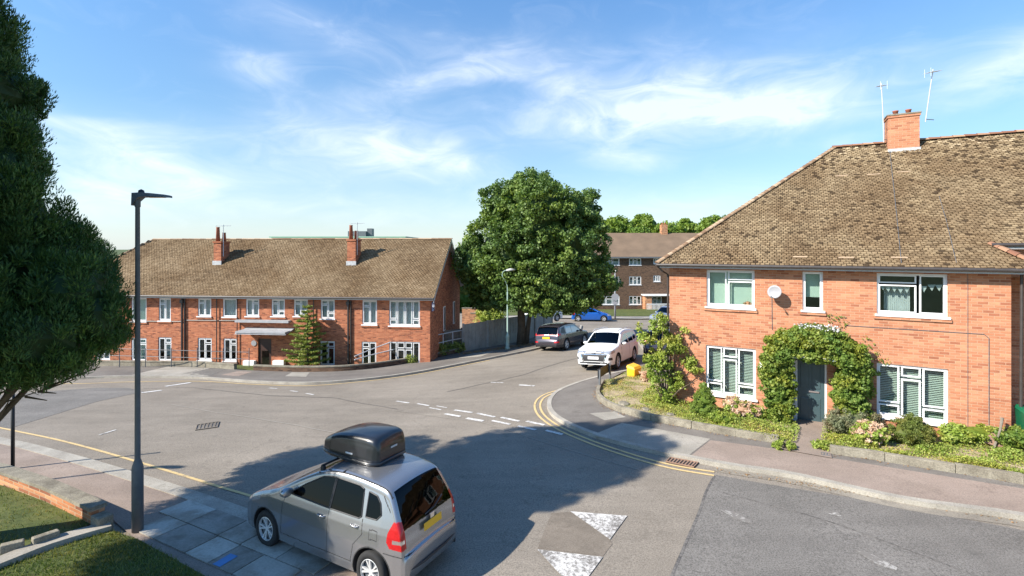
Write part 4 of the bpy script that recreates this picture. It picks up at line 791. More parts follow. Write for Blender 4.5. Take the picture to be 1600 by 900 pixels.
# roof
eo = .38; rx = .32; sll = math.hypot(RYl+eo, rzl-ezl); Vl = np.array([0, (RYl+eo)/sll, (rzl-ezl)/sll]); hx = LH.at(240, 374, RYl)[0]; hx0 = hx-(RYl+eo)*.72
def tonl(a, v, t): q = np.clip(.5+.5*np.sin(a*.8+2.2*np.sin(v*.7+a*.2)), 0, 1); return np.clip(t*.45+.33-.2*q, 0, 1)
tiles('roof', lh, (hx0, -eo, ezl), (1, 0, 0), Vl, [(0, 0), (TL+rx-hx0, 0), (TL+rx-hx0, sll), (hx-hx0, sll)], 'tile_l', tw=.19, ga=.13, seed=11, tonefn=tonl, rag=.02, th=.018)
tiles('back_roof', lh, (TL+rx, LD_+eo, ezl), (-1, 0, 0), (0, -Vl[1], Vl[2]), [(0, 0), (TL+rx-hx0, 0), (TL+rx-hx, sll), (0, sll)], 'tile_l', tw=.4, ga=.3, seed=12)
shh = math.hypot(hx-hx0, rzl-ezl); tiles('hip_roof', lh, (hx0, LD_+eo, ezl), (0, -1, 0), ((hx-hx0)/shh, 0, (rzl-ezl)/shh), [(0, 0), (LD_+2*eo, 0), (RYl+eo, shh)], 'tile_l', tw=.4, ga=.3, seed=13)
capline('ridge_tiles', lh, (hx, RYl, rzl-.01), (TL+rx, RYl, rzl-.01), 'hip', .11, .45, 5); capline('hip_tiles', lh, (hx0, -eo, ezl), (hx, RYl, rzl), 'hip', .1, .35, 6)
f = MB(); f.box(hx0, TL+rx, -eo+.02, -.001, ze+.01, ze+.03); f.box(hx0, TL+rx, -eo, -eo+.02, ze-.02, ze+.1); f.build('fascia', 'fascia', lh)
f = MB(); f.tube([(hx0, -eo-.06, ze+.1), (TL+rx, -eo-.06, ze+.1)], .055, 8); f.build('gutter', 'gutter_pl', lh)
# barge boards
f = MB(); nrm = Vector((0, -Vl[2], Vl[1]))
for s, y0 in ((1, -eo), (-1, LD_+eo)):
    A = Vector((TL+rx-.03, y0, ezl-.02)); B = Vector((TL+rx-.03, RYl, rzl-.02)); f.add([A, B, B-Vector((0, 0, .24)), A-Vector((0, 0, .22)), A+Vector((.03, 0, 0)), B+Vector((.03, 0, 0)), B+Vector((.03, 0, -.24)), A+Vector((.03, 0, -.22))], [(0, 1, 2, 3), (7, 6, 5, 4), (3, 2, 6, 7), (0, 3, 7, 4)])
    f.add([A+Vector((0, 0, -.03)), B+Vector((0, 0, -.03)), B+Vector((-rx, 0, -.03)), A+Vector((-rx, 0, -.03))], [(0, 1, 2, 3)])
f.build('barge_board', 'fascia', lh)
for yy in (3.3, 6.3):
    f = MB(); f.box(TL+.001, TL+.05, yy, yy+.5, 2.6, 4.2); w_ = f.build('window', 'upvc', lh); f = MB(); f.box(TL+.051, TL+.056, yy+.06, yy+.44, 2.66, 4.14); f.build('pane', 'room', w_)
f = MB(); f.box(TL+.002, TL+.03, .35, .9, ze-.75, ze-.2); f.build('blue_plaque', 'bluecar', lh)
def chim(u0, u1, vb, vt_, vp, nm):
    yb = None; x0, _ = LH.at(u0, 400, RYl-2.35); x1, _ = LH.at(u1, 400, RYl-2.35); yf = RYl-2.3; z0 = ezl; z1 = LH.at(u0, vt_, yf)[1]; zp = LH.at(u0, vp, yf+.3)[1]
    f = MB(); f.box(x0, x1, yf, yf+.85, z0+.8, z1-.1); f.box(x0-.05, x1+.05, yf-.05, yf+.9, z1-.1, z1); c = f.build('chimney', 'brick_l', lh); f = MB(); zb = ezl+(yf+eo)*Vl[2]/Vl[1]; f.box(x0-.05, x1+.05, yf-.06, yf-.001, zb-.1, zb+.25); f.build('flashing', 'lead', c)
    for k, dy, hk in ((.3, .2, 1), (.72, .5, .62)): f = MB(); f.lathe([(0, 0), (.13, 0), (.10, (zp-z1)*hk-.05), (.12, (zp-z1)*hk), (.08, (zp-z1)*hk), (.07, .1)], (x0+(x1-x0)*k, yf+dy, z1), 12); f.build('chimney_pot', 'pot', c, True)
    return (x0+x1)/2, yf, z1
c1 = chim(333, 344.5, 420, 377, 355, 'a'); c2 = chim(542, 555, 418, 374, 352, 'b')
for (cx, cy, cz), lb in ((c1, 'thin aerial clamped to the left terrace chimney'), (c2, 'thin aerial clamped to the right terrace chimney')):
    Rm = Matrix.Rotation(t_l, 3, 'Z'); p = Rm @ Vector((cx+.35, cy+.1, cz-1.0))+LH.o; t = thing('tv_aerial', p, t_l, lb, 'aerial')
    f = MB(); f.tube([(0, 0, 0), (0, 0, 2.1)], .02, 6); f.build('mast', 'metal', t); f = MB(); f.tube([(-.4, -.2, 2.0), (.4, .2, 2.05)], .014, 5)
    for k in range(6): x = -.35+.14*k; f.tube([(x+.06, x/2-.12, 2.0), (x-.06, x/2+.12, 2.03)], .008, 4)
    f.build('antenna', 'metal', t)
# ---- flat roofed green building beyond
Yg = 62; t = thing('flat_roofed_building', (0, 0, 0), 0, 'distant flat roofed building with pale green cladding above the terrace roof', 'building'); X0 = (424-UX)/F*Yg; X1 = (632-UX)/F*Yg; zt_ = CZ-(370-VY)/F*Yg
f = MB(); f.box(X0, X1, Yg, Yg+14, -7, zt_-.12); f.build('wall', 'greenclad', t); f = MB(); f.box(X0-.2, X1+.2, Yg-.2, Yg+14.2, zt_-.119, zt_+.05); f.build('roof', 'greenclad', t)
f = MB(); X = (535-UX)/F*Yg; f.box(X-1, X+1.5, Yg+5, Yg+7, zt_+.051, zt_+.9); f.box(X+1.51, X+2.2, Yg+5.5, Yg+6.5, zt_+.051, zt_+1.3); f.build('roof_plant', 'dgrey', t)
# ---- block of flats
FB = Fac(8.5, 66.5, -3.6, math.radians(1.5)); fb = thing('block_of_flats', FB.o, FB.a, 'three storey brown brick block of flats behind the big tree', 'building')
W3 = []; zr = [(403.6, 414.5), (432, 445), (462.5, 476)]
for a, b in zr: W3.append((*[FB.at(u)[0] for u in (983, 1002)], FB.at(990, b)[1], FB.at(990, a)[1])); W3.append((*[FB.at(u)[0] for u in (936, 968)], FB.at(950, b)[1], FB.at(950, a)[1])); W3.append((*[FB.at(u)[0] for u in (905, 925)], FB.at(910, b)[1], FB.at(910, a)[1]))
W3.append((*[FB.at(u)[0] for u in (1021, 1032)], FB.at(1026, 440)[1], FB.at(1026, 430.5)[1])); W3.append((*[FB.at(u)[0] for u in (1021, 1032)], FB.at(1026, 412)[1], FB.at(1026, 403.6)[1])); W3.append((FB.at(1012)[0], FB.at(1034)[0], FB.at(1020, 476)[1], FB.at(1020, 463)[1]))
for u in (1062, 1100): 
    for a, b in zr: W3.append((FB.at(u)[0], FB.at(u+19)[0], FB.at(1026, b)[1], FB.at(1026, a)[1]))
fe = FB.at(1000, 401)[1]; fl = FB.at(1200)[0]; fr_ = FB.at(1000, 364, 5)[1]
wall('wall', fb, 0, fl, -1, fe, W3, 'brick_far'); f = MB(); f.box(0, .02, .01, 10, -1, fe); f.box(fl-.02, fl, .01, 10, -1, fe); f.build('side_wall', 'brick_far', fb); rooms(fb, W3, .2, 1.5)
for r in W3: window(fb, r, [(.04, .32, .05, .95), (.36, .64, .05, .62), (.36, .64, .68, .95), (.68, .96, .05, .95)], fw=.1, curtain='net', cy=.2, cur_rect=(0, 1, 0, .6))
f = MB(); q = 6.0
f.add([(-.5, -.5, fe), (fl+.5, -.5, fe), (fl-5, 5, fr_), (1.2, 5, fr_), (-.5, 10.5, fe), (fl+.5, 10.5, fe)], [(0, 1, 2, 3), (1, 5, 2), (5, 4, 3, 2), (4, 0, 3)]); f.build('roof', 'tile_far', fb); f = MB(); f.box(-.5, fl+.5, -.55, -.3, fe-.2, fe-.01); f.build('fascia', 'dgrey', fb)
for u in (934, 1037):
    f = MB(); x = FB.at(u, 360, 5)[0]; f.box(x-.45, x+.45, 4.6, 5.4, fr_-.5, FB.at(u, 351, 5)[1]); c = f.build('chimney', 'brick_wall', fb); f = MB()
    for k in (-.2, .2): f.lathe([(0, 0), (.12, 0), (.1, .3), (0, .3)], (x+k, 5, FB.at(u, 351, 5)[1]), 8)
    f.build('chimney_pot', 'pot', c)
f = MB(); a, z = FB.at(1004, 461); b = FB.at(1050)[0]; z0 = FB.at(1004, 487)[1]; f.box(a, a+.9, -1.2, -.001, z0-.5, z); f.build('porch_wall', 'brick_wall', fb); f = MB(); f.box(a-.2, b, -1.4, -.001, z+.001, z+.15); f.build('porch_roof', 'upvc', fb)
f = MB(); zl, zh = FB.at(1010, 482)[1], FB.at(1010, 473)[1]
for i in range(26): x = a+i*.17; f.box(x, x+.05, -2.0, -1.95, zl, zh)
f.box(a, a+4.4, -2.02, -1.93, zh, zh+.08); f.box(a, a+4.4, -2.02, -1.93, zl-.08, zl); f.build('balcony_railing', 'upvc', fb); f = MB(); f.box(a, a+4.4, -2.0, -1.21, zl-.6, zl-.081); f.build('balcony_wall', 'dgrey', fb)
# ================================================================== WALLS, FENCES, RAILING
def local(mb, loc):
    mb.v = [(v[0]-loc[0], v[1]-loc[1], v[2]-loc[2]) for v in mb.v]; return mb
def wthing(name, p, label, cat, group=None): z = H(p[0], p[1]); return thing(name, (p[0], p[1], z), 0, label, cat, group)
gwl = [p for p in kb if UX+F*p.x/p.y < 372]; gwr = [p for p in kb if 381 < UX+F*p.x/p.y < 722]
for ln, lb in ((gwl, 'low brick retaining wall before the left half of the terrace'), (gwr, 'dark low retaining wall curving up before the right half of the terrace')):
    t = wthing('retaining_wall', ln[0], lb, 'wall'); m = MB(); strip_mb(m, ln, 0, .2, -1.2, .34, .4); local(m, t.location).build('brickwork', 'brick_far' if ln is gwr else 'stone', t); m = MB(); strip_mb(m, ln, -.02, .23, .34, .41, .4); local(m, t.location).build('coping', 'stone', t)
# front gardens behind the retaining walls
struct(drape('front_garden', [p for p in kb if UX+F*p.x/p.y < 735]+[Vector((-3.0, 34)), Vector((-4.6, 29)), Vector((-28, 31.5))], .0, 'lawn', 1.0, extra=lambda x, y: np.full(len(x), .03)), 'sunken strip of garden along the front of the terrace', 'garden')
# tube railing
rl_px = [(553, 578), (575, 574), (597, 571), (619, 568), (641, 566), (661, 563), (677, 560), (692, 556), (707, 552), (722, 549)]
rp = [g(u, v, .1)+Vector((.0, .12)) for u, v in rl_px]; t = wthing('tube_railing', rp[-1], 'white tube railing climbing above the curved retaining wall', 'railing'); L = Vector(t.location)
P3 = [Vector((p.x, p.y, H(p.x, p.y)+.35)) for p in rp]; hts = [.45, .75, .95, 1.15, 1.15, 1.15, 1.15, 1.15, 1.15, 1.15]
for i, (p, h) in enumerate(zip(P3, hts)):
    if i < 3: continue
    m = MB(); m.tube([p-L-Vector((0, 0, .3)), p-L+Vector((0, 0, h))], .035, 8); m.build('post', 'metal', t)
low = [g(475, 578, .1)+Vector((0, .1))]; low = Vector((low[0].x, low[0].y, H(low[0].x, low[0].y)+.7))
for fr in (1.0, .48):
    m = MB(); pts = [p-L+Vector((0, 0, (1.15 if fr == 1 else .62)-max(0, 3-i)*.22*fr)) for i, p in enumerate(P3)]; m.tube(pts, .032, 8); m.build('rail', 'metal', t)
# small wooden railing by the left flats door
p = g(258, 577, .1); t = wthing('hand_railing', p, 'short thin black hand railing at the left steps of the terrace', 'railing'); L = Vector(t.location)
q = [Vector((p.x-4.5+1.5*i, p.y+.5, L.z+.1)) for i in range(7)]
for a in q: m = MB(); m.tube([a-L, a-L+Vector((0, 0, 1.1))], .022, 6); m.build('post', 'dgrey', t)
for hh in (1.1, .7): m = MB(); m.tube([a-L+Vector((0, 0, hh-.04*i)) for i, a in enumerate(q)], .018, 6); m.build('rail', 'dgrey', t)
# short timber fence, then the tall grey fence
def panel_fence(name, pts, h0, h1, lab, mat, n, grp=None, gaps=False):
    t = wthing(name, pts[0], lab, 'fence'); L = Vector(t.location); line = resample(pts, 99) if False else pts
    tot = sum((b-a).length for a, b in zip(pts[:-1], pts[1:])); 
    def at(s):
        for a, b in zip(pts[:-1], pts[1:]):
            l = (b-a).length
            if s <= l+1e-6: return a+(b-a)*(s/l)
            s -= l
        return pts[-1]
    for i in range(n+1):
        a = at(tot*i/n); z = H(a.x, a.y); hh = h0+(h1-h0)*i/n; m = MB(); m.box(a.x-.07, a.x+.07, a.y-.07, a.y+.07, z-.4, z+hh+.05); local(m, L).build('post', 'fence_g' if mat == 'fence_g' else 'wood', t)
        if i < n:
            b = at(tot*(i+1)/n); d = (b-a).normalized(); nn = Vector((-d.y, d.x))*.025; m = MB(); k = 12; base = (H(a.x, a.y)+H(b.x, b.y))/2; hh2 = hh
            for j in range(k):
                p, q = a+d*.08+(b-a-d*.16)*(j/k), a+d*.08+(b-a-d*.16)*((j+.94)/k); off = nn*(.5 if j % 2 else 0)
                za, zb = H(p.x, p.y), H(q.x, q.y); m.add([(p.x+off.x, p.y+off.y, za), (q.x+off.x, q.y+off.y, zb), (q.x+nn.x*2, q.y+nn.y*2, zb), (p.x+nn.x*2, p.y+nn.y*2, za), (p.x+off.x, p.y+off.y, za+hh), (q.x+off.x, q.y+off.y, zb+hh), (q.x+nn.x*2, q.y+nn.y*2, zb+hh), (p.x+nn.x*2, p.y+nn.y*2, za+hh)], [(4, 5, 6, 7), (0, 1, 5, 4), (2, 3, 7, 6), (1, 2, 6, 5), (3, 0, 4, 7)])
            local(m, L).build('fence_panel', mat, t)
    return t
f0 = g(724, 549, .1); f1 = Vector((1.0, 37.5)); f2 = Vector((3.6, 43.5))
panel_fence('garden_fence', [f0, g(770, 541, .1)+Vector((0, .3)), f1, f2], 1.9, 2.0, 'tall grey boarded fence beneath the big tree', 'fence_g', 6)
panel_fence('garden_fence', [g(692, 556, .1)+Vector((0, 1.2)), f0+Vector((-.15, .5))], 1.6, 1.6, 'short pale timber fence panel beside the terrace gable', 'wood', 1)
# ================================================================== STREET FURNITURE
def near_lamp(loc, label, hh=6.25):
    t = thing('street_lamp', (loc.x, loc.y, H(loc.x, loc.y)+.03), 0, label, 'street lamp', 'dark grey street lamps')
    m = MB(); m.lathe([(.0, 0), (.094, 0), (.094, 1.18), (.086, 1.24), (.049, 1.36)], n=20); m.build('base_column', 'dgrey', t, True)
    m = MB(); m.lathe([(.048, 1.35), (.038, hh-.25), (.048, hh-.24), (.052, hh), (0, hh+.01)], n=16); m.build('pole', 'dgrey', t, True)
    m = MB(); P = [(-.08, -.06, -.22, .0), (.08, -.09, -.06, .005), (.30, -.11, -.055, -.01), (.55, -.09, -.06, -.035), (.64, -.03, -.075, -.055)]; v = []
    for x, y, a, b in P: v += [(x, y, hh+a), (x, -y, hh+a), (x, -y*.8, hh+b+.02), (x, y*.8, hh+b+.02)]
    m.add(v, [(i*4+j, i*4+(j+1) % 4, (i+1)*4+(j+1) % 4, (i+1)*4+j) for i in range(4) for j in range(4)]+[(3, 2, 1, 0), (16, 17, 18, 19)]); hd = m.build('lamp_head', 'dgrey', t); m = MB(); m.box(.2, .5, -.06, .06, hh-.068, hh-.064); m.build('lens', 'clear_lens', hd)
    m = MB(); m.lathe([(.055, .0), (.045, .05), (.0, .075)], (.07, 0, hh+.02), 12); m.build('photocell', 'black', t, True); return t
near_lamp(g(215, 829, .03), 'tall dark grey street lamp standing at the slabs, lower left', 6.38)
near_lamp(Vector((-16.7, 8.55)), 'dark grey street lamp standing outside the frame to the left, its shadow on the road')
# sign post behind the cypress
p = g(20, 732, .03); t = thing('sign_post', (p.x, p.y, H(p.x, p.y)), 0, 'thin black post behind the low brick wall under the cypress', 'post'); m = MB(); m.tube([(0, 0, -.2), (0, 0, 2.1)], .038, 10); m.build('pole', 'black', t, True); m = MB(); m.lathe([(.045, 2.08), (.045, 2.13), (0, 2.15)], n=10); m.build('cap', 'black', t)
# swan neck lamp before the tree
p = g(793, 546, .1); t = thing('street_lamp', (p.x, p.y, H(p.x, p.y)+.1), 0, 'grey green swan neck street lamp before the big tree', 'street lamp'); s = p.y/F; hh = 124*s
m = MB(); m.lathe([(0, 0), (.16, 0), (.16, .12), (.115, .2), (.115, .75), (.15, .8), (.10, .95), (.055, 1.05), (.05, hh*.72), (.035, hh*.73)], n=14); m.build('column', 'green_lamp', t, True)
def lp(u, v): return ((u-793)*s, 0, (546-v)*s)
m = MB(); m.tube(catmull([lp(793, 456), lp(792.5, 446), lp(789, 438), lp(785, 431), lp(786, 425), lp(792, 422)], 5), .032, 8); m.build('swan_neck', 'green_lamp', t, True); m = MB(); m.tube([lp(791, 422.5), lp(797, 421.5), lp(805, 421.5)], [.05, .10, .05], 10); m.build('lamp_head', 'fascia', t, True)
# far pole with sign
p = g(961, 499, .1); Yf = 53.5; p = Vector(((961-UX)/F*Yf, Yf)); z = H(*p)+.1; t = thing('lamp_post', (p.x, p.y, z), 0, 'pale thin lamp post with a round sign before the flats', 'lamp post'); s = Yf/F; top = CZ-(424-VY)*s-z
m = MB(); m.tube([(0, 0, 0), (0, 0, top)], [.11, .06], 8); m.build('pole', 'dish', t, True); m = MB(); m.tube([(0, -.05, top), (0, -.6, top+.1)], [.09, .12], 8); m.build('lamp_head', 'fascia', t, True); zc = CZ-(464-VY)*s-z
m = MB(); m.lathe([(0, 0), (.4, 0), (.4, .03), (0, .03)], (0, 0, 0), 20, Matrix.Translation((0, -.12, zc)) @ Matrix.Rotation(math.pi/2, 4, 'X')); m.build('round_sign', 'dish', t); m = MB(); m.box(-.25, .25, -.14, -.11, zc-.85, zc-.5); m.build('sign_plate', 'dish', t)
# street name sign (seen from behind) and yellow grit bin panel
a = g(937, 609, .1); b = g(953, 597, .1); t = thing('street_name_sign', (a.x, a.y, H(a.x, a.y)+.1), math.atan2(b.y-a.y, b.x-a.x), 'black street name sign on two short posts at the corner kerb', 'sign'); l = (b-a).length; zz = H(b.x, b.y)-H(a.x, a.y)
for x, w in ((0, .035), (l, .035)): m = MB(); m.box(x-w, x+w, -.035, .035, -.15, .78); m.build('post', 'dgrey', t)
m = MB(); m.box(-.06, l+.06, .037, .065, .44, .80); m.build('name_plate', 'black', t, bevel=.006)
a = g(986, 590, .17); t = thing('salt_bin', (a.x+.2, a.y+.3, H(a.x, a.y)+.1), math.radians(48), 'bright yellow salt bin behind the garden bed near the white car', 'salt bin')
m = MB(); m.add([(-.42, -.25, 0), (.42, -.25, 0), (.46, .25, 0), (-.46, .25, 0), (-.48, -.30, .55), (.48, -.30, .55), (.48, .30, .62), (-.48, .30, .62)], [(3, 2, 1, 0), (0, 1, 5, 4), (1, 2, 6, 5), (2, 3, 7, 6), (3, 0, 4, 7), (4, 5, 6, 7)]); m.build('tub', 'yellow', t, bevel=.03); t.scale = (.62, .62, .72)
m = MB(); m.add([(-.50, -.33, .552), (.50, -.33, .552), (.50, .32, .63), (-.50, .32, .63), (-.45, -.2, .68), (.45, -.2, .68), (.45, .28, .76), (-.45, .28, .76)], [(0, 1, 5, 4), (1, 2, 6, 5), (2, 3, 7, 6), (3, 0, 4, 7), (4, 5, 6, 7)]); m.build('lid', 'yellow', t, bevel=.02)
# wheelie bin by the right corner of the house
x, z = RH.at(1592, 650, .2); p = RH.o+(RH.x*(x+.22)+RH.y*-.05).to_3d(); t = thing('wheelie_bin', (p.x, p.y, H(p.x, p.y)+.18), th_r, 'green wheelie bin beside the right end of the big house', 'wheelie bin')
m = MB(); m.add([(-.24, -.24, .06), (.24, -.24, .06), (.24, .24, .06), (-.24, .24, .06), (-.30, -.33, .95), (.30, -.33, .95), (.30, .30, .95), (-.30, .30, .95)], [(3, 2, 1, 0), (0, 1, 5, 4), (1, 2, 6, 5), (2, 3, 7, 6), (3, 0, 4, 7)]); m.build('body', 'green_bin', t, bevel=.02)
m = MB(); m.add([(-.32, -.36, .952), (.32, -.36, .952), (.32, .32, .97), (-.32, .32, .97), (-.27, -.28, 1.02), (.27, -.28, 1.02), (.27, .26, 1.06), (-.27, .26, 1.06)], [(0, 1, 5, 4), (1, 2, 6, 5), (2, 3, 7, 6), (3, 0, 4, 7), (4, 5, 6, 7), (3, 2, 1, 0)]); m.build('lid', 'green_bin', t, bevel=.015)
m = MB(); m.tube([(-.22, .34, .92), (.22, .34, .92)], .018, 6); m.build('handle', 'black', t); m = MB(); m.lathe([(0, 0), (.09, 0), (.09, .004), (0, .004)], (0, 0, 0), 16, Matrix.Translation((0, -.292, .62)) @ Matrix.Rotation(math.radians(84), 4, 'X')); m.build('emblem', 'fascia', t)
for s_ in (-1, 1): m = MB(); m.tube([(s_*.22, .27, .1), (s_*.28, .27, .1)], .10, 14); m.build('wheel', 'rubber', t)
# board and stick against the wall
x, z = RH.at(1575, 660, -.25); p = RH.o+(RH.x*(x-.1)+RH.y*-.35).to_3d(); t = thing('wooden_board', (p.x, p.y, H(p.x, p.y)+.2), th_r, 'brown wooden board leaning near the right corner of the big house', 'board'); m = MB(); m.box(-.38, .38, -.012, .012, 0, .52, Matrix.Rotation(math.radians(-38), 4, 'X') @ Matrix.Rotation(math.radians(12), 4, 'Y')); m.build('board', 'wood_b', t)
x, z = RH.at(1557, 660, -.4); p = RH.o+(RH.x*x+RH.y*-.4).to_3d(); t = thing('wooden_stick', (p.x, p.y, H(p.x, p.y)+.15), th_r, 'weathered stick standing at a slant before the brown board', 'stick'); m = MB(); m.tube([(-.06, 0, 0), (.1, .1, .5), (.16, .16, .82)], [.03, .025, .035], 7); m.build('shaft', 'wood', t)
# litter and leaves in the gutters, small stones
def scatter(name, line, n, spread, size, mat, label, seed, off=.02):
    rng = np.random.default_rng(seed); pts = resample(line, .1); ii = rng.integers(0, len(pts), n); P = np.array([[pts[i].x, pts[i].y] for i in ii])+rng.normal(0, spread, (n, 2)); z = HN(P[:, 0], P[:, 1])+off; v, f, t_ = leaf_mesh(np.c_[P, z], np.tile([0, 0, 3.], (n, 1)), size, .7, rng=rng); o = obj(name, v, f, mat, tone=t_); o['kind'] = 'stuff'; tag(o, label, 'litter')
MT['dryleaf'] = leafm('dry_leaf', (.20, .10, .04), (.30, .17, .08), (.38, .26, .13), None, .1)
scatter('dry_leaves', gl([(1122, 736), (1319, 768), (1500, 798), (1700, 835)]), 420, .07, .035, 'dryleaf', 'dry brown leaves in the right hand gutter', 21)
scatter('dry_leaves', wl1, 700, .10, .04, 'dryleaf', 'dry leaves along the curved bed wall', 22, .115); scatter('dry_leaves', wl2, 350, .09, .04, 'dryleaf', 'dry leaves along the bed wall right of the path', 23, .115)
scatter('dry_leaves', gl([(724, 553), (770, 547), (830, 538), (850, 534)], .1), 900, .35, .09, 'dryleaf', 'dry leaves on the pavement below the tall fence', 24, .13)
# ================================================================== TREES
def trunk(mb, pts, rad, n=10): mb.tube(pts, rad, n)
def limb_set(t, base_h, ells, n, r0, seed, mat='bark'):
    rng = random.Random(seed); m = MB()
    for i in range(n):
        e = rng.choice(ells); d = Vector((rng.gauss(0, 1), rng.gauss(0, 1), rng.gauss(.4, .8))).normalized(); q = Vector((e[0]+d.x*e[3]*.8, e[1]+d.y*e[4]*.8, e[2]+d.z*e[5]*.8)); s = Vector((0, 0, base_h*rng.uniform(.75, 1.5)))
        mid = (s*.5+q*.5)+Vector((rng.uniform(-.3, .3), rng.uniform(-.3, .3), rng.uniform(0, .6))); m.tube(catmull([s, mid, q], 4), [r0*(1-k/9.) for k in range(9)], 6)
    m.build('limbs', mat, t)
# the big maple behind the fence
Yt = 34.0; X = (814-UX)/F*Yt; zt0 = H(X, Yt); t = thing('broadleaf_tree', (X, Yt, zt0), 0, 'big round broadleaf tree rising above the tall grey fence', 'tree'); s = Yt/F
def tp(u, v): return ((u-UX)*s-X, CZ-(v-VY)*s-zt0)
EL = []
for u, v, ru, rv in [(838, 345, 70, 72), (832, 300, 45, 38), (800, 385, 72, 72), (885, 390, 66, 72), (770, 430, 50, 55), (905, 432, 55, 42), (840, 420, 90, 62), (752, 445, 24, 28), (945, 440, 22, 22), (915, 330, 25, 35), (780, 320, 30, 35), (850, 462, 90, 26), (735, 405, 22, 30)]:
    x, z = tp(u, v); EL.append((x, random.uniform(-.5, .8), z, ru*s, max(ru, rv)*s*.95, rv*s))
P, D, tn, rng = clumps(EL, 1500, .42, 95, 31, .62); vv, ff, tt = leaf_mesh(P, D, .17, .8, tone=tn, rng=rng); obj('crown', vv, ff, 'lf_tree', t, tone=tt)
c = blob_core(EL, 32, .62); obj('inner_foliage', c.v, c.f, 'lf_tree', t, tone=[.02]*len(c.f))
m = MB(); m.tube([(0, 0, -.3), (.05, 0, 1.2), (0, .05, 2.6), (.15, .1, 4.5)], [.36, .28, .25, .2], 12); m.tube([(.35, .1, -.3), (.5, .1, 1.3), (.8, .15, 3.4)], [.2, .16, .12], 10); m.build('trunk', 'bark', t, True); limb_set(t, 2.6, EL[:9], 22, .13, 8)
# near cypress, left
Xc, Yc = -9.6, 8.4; zc = H(Xc, Yc)+.1; t = thing('cypress_tree', (Xc, Yc, zc), 0, 'dark green cypress filling the left edge of the photo', 'tree')
def lobes():
    out = []; rng = random.Random(5)
    s = Yc/F
    # lobes read off the silhouette: (u, v, ru, rv, dy)
    for u, v, ru, rv, dy in [(-40, 120, 62, 75, 0), (15, 128, 66, 56, .2), (28, 205, 55, 48, -.1), (-50, 40, 50, 60, 0), (-20, -10, 36, 40, .1), (-60, -90, 45, 60, 0), (20, 262, 62, 62, .2), (50, 345, 72, 75, 0), (-40, 240, 95, 90, .1), (-70, 380, 130, 110, 0), (88, 400, 72, 72, .35), (40, 450, 100, 95, -.3), (140, 455, 62, 72, .1), (120, 520, 78, 72, -.1), (168, 500, 42, 55, .2), (30, 545, 100, 60, .2), (-60, 520, 120, 95, 0), (-120, 250, 95, 140, 0), (-160, 460, 120, 130, 0), (-95, 20, 70, 120, 0), (-75, -170, 35, 60, 0), (70, 300, 32, 36, -.2), (-10, 575, 60, 40, -.3), (75, 575, 60, 32, .5)]:
        u = u-(24 if v < 330 else 34); ru *= .93; rv *= .94; out.append(((u-UX)*s-Xc, dy+rng.uniform(-.25, .25), CZ-(v-VY)*s-zc, ru*s, ru*s*1.15, rv*s))
    return out
EC = lobes()
for dy, sc in ((-1.9, .8), (1.9, .85)):
    for (x, y, z, a, b, c_) in [e for e in EC if e[2] < 5.2 and e[3] > .7 and e[0] < 1.6][:9]: EC.append((x*.7-.1, y+dy, z-.1, a*sc, b*sc, c_*sc))
def clamp_lobes(E):
    dd = np.random.default_rng(1).normal(size=(300, 3)); dd /= np.linalg.norm(dd, axis=1)[:, None]; out = []
    for e in E:
        c = np.array(e[:3])+np.array([Xc, Yc, zc]); q = c+dd*(np.array(e[3:])+.13); z_ = q[:, 2]; v = VY-F*(q[:, 2]-CZ)/q[:, 1]; u = UX+F*q[:, 0]/q[:, 1]
        lim = np.interp(v, [-400, 0, 60, 100, 200, 240, 300, 350, 400, 440, 520, 570, 600, 640], [-60, 22, 62, 84, 86, 76, 108, 145, 188, 214, 216, 205, 140, 40]); over = (u-lim).max()
        if over > 0: e = (e[0]-over*c[1]/F, *e[1:])
        out.append(e)
    return out
EC = clamp_lobes(EC)
for (wx, wy, wz_, r) in [(-8.9, 6.8, 6.6, .95), (-9.1, 6.7, 7.8, .95), (-9.1, 6.9, 8.8, .9), (-8.7, 6.6, 5.4, .9), (-8.6, 6.5, 4.3, .9), (-9.5, 7.7, 9.5, 1.05), (-10.1, 8.8, 9.3, 1.1), (-9.35, 7.3, 10.5, .7), (-9.9, 8.2, 10.7, .65), (-10.4, 9.2, 8.2, 1.2), (-9.2, 7.1, 9.8, .7)]: EC += clamp_lobes([(wx-Xc, wy-Yc, wz_-zc, r, r, r*1.05)])
P, D, tn, rng = clumps(EC, 4200, .19, 165, 41, .72, 1.15)
# feathery sprays: elongated, pointing out and up
n = len(P); up = np.array([0, 0, 1.0]); t1 = D*.6+up*.8+rng.normal(size=(n, 3))*.28; t1 /= np.linalg.norm(t1, axis=1)[:, None]; w_ = np.cross(t1, rng.normal(size=(n, 3))); w_ /= np.linalg.norm(w_, axis=1)[:, None]
ls = .095*rng.uniform(.5, 1.4, n)[:, None]; ww = .0085*rng.uniform(.7, 1.5, n)[:, None]; V = np.stack([P-t1*ls*.5, P+w_*ww, P+t1*ls*.5, P-w_*ww], 1).reshape(-1, 3); obj('crown', V, np.arange(4*n).reshape(n, 4), 'lf_con', t, tone=tn)
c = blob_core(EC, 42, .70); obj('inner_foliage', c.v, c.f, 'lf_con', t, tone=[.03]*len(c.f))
m = MB(); m.tube([(0, 0, -.3), (0, 0, 2), (.1, 0, 5), (.2, 0, 9)], [.3, .24, .18, .05], 10); m.build('trunk', 'bark', t, True); limb_set(t, 1.6, [e for e in EC if e[2] < 4.5], 26, .07, 9)
m = MB(); rng2 = random.Random(4); s = Yc/F
